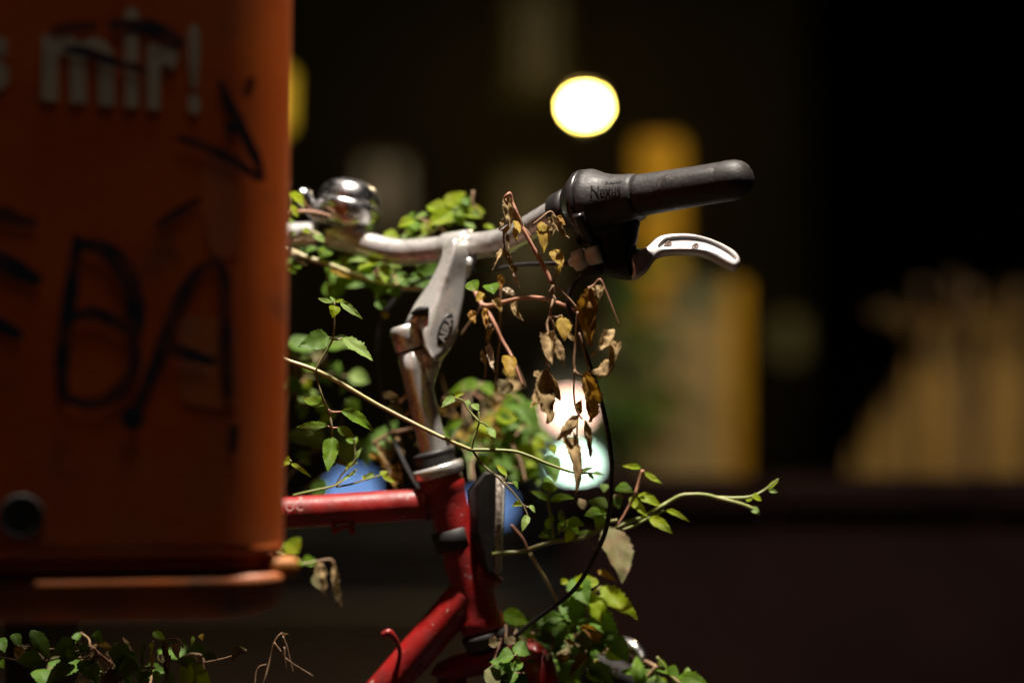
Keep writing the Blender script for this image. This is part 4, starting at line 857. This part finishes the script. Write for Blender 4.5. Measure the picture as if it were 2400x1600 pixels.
vine('hanging dry strand of yellow brown leaves beside the black cable loop', 'vine', 2.10,
  [('C6', BR, .0013, .0010, [(828, 330), (820, 430), (812, 560), (800, 700), (815, 762), (860, 785)]), ('C6', BR, .0009, .0008, [(804, 740), (800, 900), (812, 1000), (835, 1060), (862, 1095)]), ('C6', RD, .0008, .0007, [(900, 168), (945, 140), (985, 105), (1030, 200), (1080, 330), (1120, 432)]), ('C6', BR, .0009, .0008, [(835, 480), (870, 600), (905, 755)]), ('C6', BR, .0008, .0007, [(830, 1060), (825, 1130), (820, 1220)])],
  [('C6', [(915, 160, 900, 575, 178, 'o'), (950, 150, 990, 250, 70, 't'), (905, 155, 940, 240, 60, 't'), (1085, 462, 965, 612, 110, 't'), (1085, 540, 1050, 720, 120, 'd'), (1085, 700, 905, 752, 150, 't'), (882, 755, 942, 1108, 150, 'o'), (860, 950, 838, 1065, 60, 'o'), (832, 1068, 680, 1238, 112, 't'), (800, 1195, 822, 1548, 130, 'd'), (880, 1098, 938, 1328, 66, 'd'), (950, 620, 920, 650, 30, 'o')])])
vine('reddish bare vine stems arching between stem and gear cable with shrivelled scraps', 'vine', 2.215,
  [('C6', RD, .0022, .0020, [(150, 285, 2.25), (200, 290, 2.245), (320, 262, 2.235), (420, 240, 2.225), (540, 236, 2.21), (640, 256, 2.19), (750, 296, 2.172), (825, 335, 2.165)]), ('C6', RD, .0022, .0012, [(95, 175, 2.27), (150, 285, 2.25), (200, 350, 2.245), (245, 432, 2.24), (290, 530, 2.235), (350, 630, 2.23), (385, 710, 2.225), (440, 862, 2.22)]), ('C6', BR, .0013, .0010, [(150, 290, 2.26), (100, 360, 2.27), (0, 500, 2.28)]), ('C6', BR, .0010, .0009, [(285, 80, 2.25), (280, 300, 2.25), (275, 560, 2.26), (240, 900, 2.27)]), ('C6', BR, .0008, .0008, [(210, 420, 2.25), (190, 600, 2.26), (170, 800, 2.27)])],
  [('C6', [(355, 275, 432, 395, 60, 'd'), (380, 310, 430, 385, 36, 't'), (200, 560, 230, 745, 66, 'w'), (150, 600, 180, 720, 50, 'd'), (330, 640, 350, 780, 90, 'y'), (170, 300, 180, 455, 70, 'o'), (295, 165, 385, 215, 66, 'w'), (60, 120, 115, 190, 90, 'g'), (200, 140, 235, 215, 100, 'g'), (285, 70, 270, 180, 70, 'o'), (350, 830, 275, 915, 110, 'm'), (230, 250, 290, 330, 70, 'd'), (160, 200, 110, 260, 60, 'y'), (70, 320, 100, 420, 80, 'o'), (230, 440, 170, 540, 60, 'd')])])
vine('blurred leafy tangle behind the stem and headset with green and rusty leaves', 'vine', 2.43,
  [('D7', TH, .0018, .0012, [(1300, 1500), (1100, 1200), (900, 900), (760, 700), (740, 540), (700, 200)]), ('D7', BR, .0013, .0010, [(180, 100), (300, 480), (380, 640), (500, 800)]), ('D7', TH, .0014, .0010, [(870, 650), (860, 760), (900, 1000)]), ('D7', BR, .0020, .0015, [(1150, 0), (1210, 120), (1270, 270)])] + [('D7', q.choice([BR, BR, TH]), .0010, .0007, [(x + q.uniform(-60, 60) * k + dx * k, 1500 - 260 * k, 2.36 + .012 * k) for k in range(6)]) for q in [random.Random(70 + i) for i in range(4)] for x, dx in [(q.uniform(250, 1400), q.uniform(-90, 90))]],
  [('D7', [(720, 240, 275, 330, 140, 'g'), (730, 200, 890, 390, 130, 'g'), (1110, 200, 945, 350, 110, 'm'), (1030, 480, 1430, 720, 250, 'k'), (1260, 790, 1120, 900, 100, 'p'), (1410, 850, 1660, 970, 110, 'p'), (970, 660, 550, 810, 140, 'b'), (640, 740, 535, 910, 80, 'o'), (1010, 720, 820, 1010, 170, 'o'), (1050, 730, 1130, 1060, 130, 'o'),
           (1500, 1130, 1110, 1270, 300, 'b'), (1470, 1290, 1230, 1500, 270, 'g'), (280, 790, 520, 690, 100, 'g'), (340, 670, 440, 630, 80, 'o'), (270, 910, 430, 770, 120, 'k'), (820, 1180, 880, 1260, 90, 't'), (1440, 1380, 1465, 1540, 70, 'p'), (1560, 1450, 1690, 1570, 120, 'g'), (760, 1030, 640, 1045, 60, 't'), (1350, 560, 1480, 800, 180, 'k'), (1150, 1000, 1330, 940, 90, 'd'), (430, 880, 560, 980, 110, 'k'), (1050, 30, 1130, 130, 110, 'y'), (1000, 560, 920, 600, 70, 'd'), (420, 720, 330, 850, 100, 'k')] + fill(5, 30, 300, 1450, 250, 1450, 110, 300, 'ggbkkoydt', 2.36, 2.50) + fill(15, 16, 200, 1500, 300, 1500, 220, 420, 'kkkgm', 2.42, 2.56))])
vine('leafy green shoot reaching far right past the cable with curled buds', 'vine', 2.235,
  [('C8', G, .0021, .0017, [(40, 725), (110, 715), (240, 705), (330, 672), (440, 642), (560, 625), (640, 612), (720, 572), (800, 515), (860, 500)]), ('D2', G, .0020, .0019, [(330, 1010), (460, 935), (640, 880), (860, 752), (950, 700), (1100, 622), (1250, 605), (1400, 612), (1550, 650), (1720, 692), (1880, 740), (1965, 782)]), ('D2', G, .0018, .0008, [(1550, 645), (1720, 650), (1900, 640), (2000, 610), (2100, 558), (2180, 500), (2272, 422)]),
   ('D2', RD, .0011, .0018, [(330, 985), (420, 860), (510, 690), (550, 620), (600, 470), (650, 312)]), ('D2', G, .0014, .0011, [(390, 1035), (560, 972), (700, 892), (880, 812), (935, 792)]), ('C8', G, .0013, .0010, [(440, 610), (425, 480), (405, 375), (420, 290)]), ('C8', RD, .0015, .0012, [(160, 530), (235, 615), (275, 700)]), ('C8', PL, .0019, .0017, [(285, 715), (380, 872), (470, 1035)]), ('C8', BR, .0010, .0008, [(655, 635), (690, 670), (722, 692)]), ('C8', TH, .0012, .0010, [(470, 590), (520, 520), (490, 435)])],
  [('D2', [(622, 292, 388, 234, 66, 'b'), (670, 338, 872, 472, 60, 'b'), (318, 530, 535, 572, 120, 'g'), (590, 608, 885, 762, 104, 'b'), (488, 640, 705, 852, 92, 'b'), (932, 790, 1192, 902, 62, 'b'), (730, 878, 985, 1045, 115, 'b'), (2150, 545, 2282, 420, 44, 'b'), (2160, 560, 2262, 576, 44, 'p'), (1960, 640, 2080, 668, 74, 'b'), (1895, 690, 1965, 615, 54, 'b'), (1940, 750, 2045, 842, 74, 'p'), (300, 640, 350, 770, 130, 'k')]),
   ('C8', [(412, 370, 288, 308, 42, 'g'), (418, 370, 574, 350, 46, 'g'), (420, 320, 400, 240, 90, 'g'), (530, 520, 642, 520, 62, 'g'), (545, 545, 625, 592, 42, 'g'), (450, 602, 335, 615, 60, 'p'), (470, 570, 565, 495, 56, 'g'), (495, 520, 478, 435, 34, 'g'), (610, 615, 692, 568, 44, 'p'), (402, 560, 440, 470, 50, 'g'), (380, 600, 440, 560, 50, 'k'),
           (800, 412, 665, 372, 64, 'p'), (785, 440, 638, 462, 74, 'g'), (790, 480, 718, 545, 84, 'p'), (838, 330, 872, 405, 74, 'm'), (775, 262, 768, 315, 52, 'p'), (800, 545, 882, 888, 176, 'm', 2.285), (560, 560, 520, 640, 60, 'b'), (640, 430, 610, 360, 50, 'm')])])
vine('dense dark green leaf clump at the bottom right around the fork', 'vine', 2.27,
  [('C8', G, .0018, .0014, [(560, 1500), (640, 1300), (700, 1140), (665, 1000), (650, 930)]), ('C8', PL, .0013, .0012, [(662, 1008), (712, 968), (760, 930)]), ('D1', PL, .0013, .0012, [(0, 440), (120, 465), (230, 490)]), ('D1', BR, .0016, .0012, [(860, 900), (930, 1000), (1010, 1130)]), ('D1', G, .0018, .0014, [(1060, 900), (1140, 980), (1260, 1070)]), ('D1', TH, .0016, .0012, [(420, 1129), (520, 900), (640, 640), (820, 480)])],
  [('C8', [(655, 952, 640, 855, 140, 'b'), (758, 932, 978, 1108, 112, 'b'), (690, 985, 752, 1145, 116, 'b'), (575, 878, 668, 1050, 134, 'k'), (735, 828, 845, 888, 40, 'y'), (490, 915, 540, 890, 40, 'b'), (690, 1010, 700, 1130, 70, 'k')]),
   ('D1', [(610, 270, 920, 400, 240, 'k'), (430, 440, 700, 390, 130, 'k'), (330, 420, 200, 600, 150, 'k'), (320, 430, 510, 530, 170, 'k'), (560, 440, 568, 745, 260, 'k'), (570, 735, 568, 828, 40, 'y'), (910, 420, 1265, 600, 240, 'k'), (1250, 590, 1080, 740, 180, 'k', 2.245), (700, 570, 920, 420, 140, 'k'), (0, 345, 285, 450, 160, 'g'), (390, 570, 510, 730, 130, 'k', 2.245), (950, 700, 1050, 590, 120, 'g'), (1165, 740, 1290, 870, 160, 'g'), (740, 800, 865, 755, 100, 'k'), (875, 870, 1005, 900, 120, 'k'), (200, 770, 230, 985, 95, 'p'), (60, 955, 230, 1180, 260, 'k'), (-60, 980, 60, 1140, 200, 'k'), (640, 850, 710, 970, 110, 'k'), (300, 590, 400, 730, 90, 'p'), (820, 480, 960, 560, 120, 'k'), (860, 570, 970, 500, 110, 'k')] +
          fill(11, 14, -220, 300, 640, 1150, 110, 240, 'kkgkm', 2.215, 2.25) + fill(10, 60, 260, 1250, 480, 1150, 110, 300, 'kkkgkgmot', 2.235, 2.34))])
vine('pale green sprig at the bottom right below the bright brake arm', 'vine', 2.26,
  [('D1', BR, .0018, .0014, [(1480, 1200), (1620, 1020), (1700, 950), (1800, 1000), (1960, 1150)]), ('D1', G, .0012, .0010, [(1800, 1005), (1900, 1100), (1980, 1180)]), ('D1', G, .0013, .0010, [(1690, 840), (1760, 930), (1800, 1000)])],
  [('D1', [(1440, 1010, 1285, 995, 60, 'g'), (1490, 1140, 1480, 860, 140, 'g'), (1640, 980, 1560, 1140, 160, 'p'), (1800, 1000, 1688, 838, 60, 'g'), (1800, 970, 1930, 1050, 100, 'g'), (1690, 950, 1800, 1010, 90, 'g'), (2020, 1060, 2045, 955, 66, 'p'), (1920, 1060, 2250, 1118, 120, 'g'), (1760, 1080, 1660, 1160, 120, 'p'), (1860, 1100, 1990, 1190, 130, 'g'), (1560, 1020, 1460, 1120, 90, 'g'), (1700, 1100, 1820, 1160, 100, 'b')])])
vine('large blurred pale leaves beside the bin edge above the red top tube', 'vine', 2.42,
  [('D6', TH, .0022, .0016, [(-60, 1500), (150, 1250), (420, 980), (600, 960), (900, 1020), (1130, 1110)]), ('C5', TH, .0018, .0014, [(40, 1120), (110, 900), (160, 700), (120, 500)]), ('D6', BR, .0016, .0012, [(520, 960), (580, 985), (640, 990)]), ('D6', TH, .0016, .0014, [(250, 1540), (480, 1340), (700, 1190), (850, 1060)])],
  [('D6', [(535, 960, 30, 745, 260, 'p'), (1110, 1130, 1500, 600, 280, 'k'), (860, 800, 900, 1190, 300, 'p'), (1080, 820, 1130, 1180, 200, 'k'), (610, 700, 870, 830, 110, 'k'), (60, 30, 320, 260, 170, 'g'), (220, 190, 420, 330, 150, 'g'), (310, 370, 260, 560, 100, 'k'), (780, 1080, 900, 1240, 200, 'y'), (100, 200, 20, 60, 140, 'k')]),
   ('C5', [(100, 500, 310, 570, 110, 'k'), (300, 590, 410, 690, 90, 'm'), (100, 770, 230, 910, 100, 'k'), (200, 940, 230, 1060, 70, 'g')] + fill(6, 16, 60, 700, 480, 1300, 70, 150, 'ggbkp', 2.38, 2.48))])
vine('brown withered leaf tangle hanging left of the headset', 'vine', 2.345,
  [('D6', BR, .0020, .0018, [(1790, 665), (1600, 720), (1450, 742), (1330, 810), (1200, 890)]), ('D6', BR, .0013, .0011, [(1358, 800), (1365, 880), (1372, 960)]), ('D6', BR, .0012, .0010, [(1365, 810), (1410, 860), (1450, 900)]), ('D6', RD, .0018, .0016, [(1650, 235), (1600, 300), (1545, 360)]), ('D6', RD, .0018, .0016, [(1700, 440), (1660, 490), (1610, 540)]), ('D6', BR, .0012, .0010, [(1520, 740), (1560, 860), (1580, 1000)])],
  [('D6', [(1230, 880, 1420, 1180, 90, 't'), (1375, 950, 1435, 1120, 130, 't'), (1440, 890, 1510, 1040, 76, 't'), (1150, 1055, 1410, 1135, 100, 'o'), (1420, 1160, 1510, 1470, 130, 'o'), (1520, 1140, 1580, 1450, 86, 'o'), (1330, 240, 1560, 330, 140, 't'), (1390, 390, 1610, 470, 110, 'm'), (1530, 960, 1600, 1060, 90, 't'), (1460, 700, 1560, 800, 90, 'd'), (1490, 760, 1540, 860, 80, 't'), (1350, 1100, 1340, 1220, 110, 'o'), (1400, 1180, 1420, 1300, 80, 'w'), (1650, 760, 1740, 850, 60, 'd')])])
vine('fine green sprig with tiny leaves along the top of the red top tube', 'vine', 2.225,
  [('D6', G, .0013, .0010, [(150, 1575), (300, 1535), (460, 1500), (700, 1442), (850, 1345), (985, 1235)]), ('D6', TH, .0009, .0008, [(720, 1462), (900, 1430), (1080, 1372), (1290, 1312)]), ('D6', TH, .0008, .0008, [(955, 825), (960, 950), (968, 1090), (900, 1190), (800, 1300), (720, 1430)])],
  [('D6', [(870, 1225, 1000, 1130, 56, 'b'), (800, 1380, 985, 1240, 40, 'p'), (1100, 1370, 1062, 1300, 50, 'b'), (1105, 1340, 1210, 1290, 70, 'p'), (1295, 1310, 1395, 1258, 66, 'b'), (1320, 1305, 1505, 1395, 60, 'b'), (968, 1095, 1055, 950, 44, 'p'), (955, 885, 838, 825, 66, 'g'), (955, 900, 985, 800, 50, 'g'), (850, 1240, 890, 1170, 40, 'b')])])
vine('single small leaf pair on a twig poking out from the bin edge', 'vine', 2.165,
  [('C5', TH, .0012, .0010, [(30, 1440), (80, 1420), (128, 1396), (130, 1375)])], [('C5', [(130, 1395, 287, 1487, 28, 'b'), (125, 1390, 70, 1385, 60, 'b')])])
vine('two round leaves and dangling dry shreds below the top tube at the bin edge', 'vine', 2.34,
  [('C7', G, .0018, .0014, [(20, 700), (80, 740), (140, 775), (210, 785), (290, 770)]), ('C7', BR, .0013, .0010, [(290, 770), (380, 760), (410, 830)])],
  [('C7', [(90, 640, 170, 715, 110, 'b'), (70, 690, 60, 640, 60, 'g'), (100, 755, 205, 795, 54, 'g'), (200, 780, 288, 765, 70, 'g'), (300, 765, 345, 975, 100, 'd'), (270, 850, 330, 960, 60, 'm'), (400, 785, 445, 1055, 60, 't'), (395, 830, 425, 960, 50, 't')])])
vine('bright leaves and red tendril by the bell at the bin edge', 'vine', 2.335,
  [('C3', RD, .0019, .0015, [(120, 470), (210, 458), (330, 455), (420, 468), (530, 497)]), ('C3', G, .0013, .0010, [(140, 520), (160, 430), (150, 330)]), ('C3', TH, .0010, .0007, [(180, 725), (230, 715), (285, 695), (280, 650), (240, 640)]), ('C3', PL, .0014, .0010, [(300, 640), (390, 650), (450, 690), (475, 740)])],
  [('C3', [(140, 280, 305, 440, 90, 'b'), (150, 400, 235, 515, 70, 'b'), (275, 618, 358, 665, 44, 'b'), (380, 645, 480, 745, 60, 'p'), (200, 640, 140, 700, 50, 'p'), (135, 560, 190, 530, 60, 'g')])])
vine('dark undergrowth of broad leaves and dry scraps below the orange bin', 'vine', 2.18,
  [('D8', RD, .0026, .0022, [(330, 495), (480, 620), (600, 720), (680, 775)]), ('D8', G, .0022, .0016, [(900, 1150), (880, 800), (800, 500)]), ('D8', TH, .0014, .0012, [(1100, 1045), (1200, 900), (1280, 780), (1290, 400)]), ('D8', BR, .0018, .0014, [(1860, 600), (2040, 640), (2090, 860)]), ('D8', BR, .0014, .0010, [(1540, 380), (1680, 380), (1770, 500)])],
  [('D8', [(740, 420, 1010, 910, 270, 'k'), (800, 690, 1020, 1060, 160, 'k'), (1720, 790, 2280, 1100, 350, 'g'), (200, 690, 540, 960, 240, 'k'), (835, 340, 1040, 570, 80, 't'), (455, 475, 670, 505, 80, 'y'), (1310, 255, 1520, 375, 100, 'g'), (1480, 385, 1550, 960, 140, 't'), (1600, 450, 1720, 670, 190, 'w'), (1290, 405, 1290, 590, 60, 'b'), (1290, 610, 1290, 790, 56, 'y'), (390, 745, 580, 880, 90, 'w'), (570, 850, 630, 1060, 170, 't'), (140, 1010, 360, 1050, 140, 'w'), (1910, 330, 1900, 455, 50, 'g'), (2040, 290, 2065, 380, 80, 'y'), (1180, 420, 1150, 780, 70, 'k'), (1950, 620, 2050, 760, 100, 'd'), (1500, 930, 1600, 1050, 70, 't'), (950, 560, 1060, 760, 130, 'k'), (1400, 600, 1420, 700, 50, 't'), (700, 850, 680, 1040, 110, 'k'), (1780, 690, 1840, 780, 80, 'o'), (1100, 850, 1210, 1050, 120, 'k'), (1330, 850, 1400, 1040, 110, 'k')] + fill(9, 44, -700, 2150, 380, 1100, 140, 380, 'kkktmdd', 2.12, 2.28)),
   ('B5', [(210, 575, 365, 780, 80, 'k'), (-20, 640, 60, 700, 80, 'k'), (0, 780, 40, 830, 50, 'g'), (90, 600, 150, 700, 60, 'k'), (650, 590, 720, 660, 60, 'k')])])
vine('thin dry grass stalks standing right of the bin bottom corner', 'grass', 2.20,
  [('B5', BR, .0008, .0006, [(1800, 1010), (1830, 900), (1860, 780), (1890, 660), (1935, 600), (1960, 612)]), ('B5', BR, .0008, .0006, [(1890, 660), (1940, 730), (1990, 785), (2160, 892)]), ('B5', BR, .0008, .0005, [(1950, 618), (1975, 690), (1995, 770), (2022, 872)]), ('B5', BR, .0007, .0005, [(1960, 690), (1966, 780), (1975, 855)]), ('B5', BR, .0006, .0005, [(1835, 812), (1790, 825), (1765, 870), (1758, 950)])],
  [('B5', [(1945, 600, 2010, 602, 14, 't'), (1940, 604, 1970, 620, 12, 't')])], name='grass_tuft')

# ------------------------------------------------------------------ shrubs added before the lit things to mottle and fade their glow
def added_shrub(label, u0, u1, v0, v1, d, n, codes, seed, l0, l1):
    r = random.Random(seed); um = (u0 + u1) / 2
    return vine(label, 'added_shrub', d,
      [('SRC', BR, .008, .004, [(um + q.uniform(-20, 20), 800 + FPX / d, d), (um + q.uniform(-40, 40), 1100, d), (u0 + (u1 - u0) * q.random(), v0 + (v1 - v0) * .3 * q.random(), d + q.uniform(-.08, .08))]) for q in [random.Random(seed * 10 + i) for i in range(5)]],
      [('SRC', fill(seed, n, u0, u1, v0, v1, l0, l1, codes, d - .15, d + .15))], name='added_shrub')
added_shrub('dark leafy bush added to mottle the lit beige cabinet, behind the hanging cable', 1425, 1570, 640, 1120, 6.4, 46, 'kkgm', 31, 40, 90)
added_shrub('dark bush added to fade the lit picket fence tips at the right edge', 2120, 2400, 640, 860, 6.6, 13, 'd', 32, 40, 80)
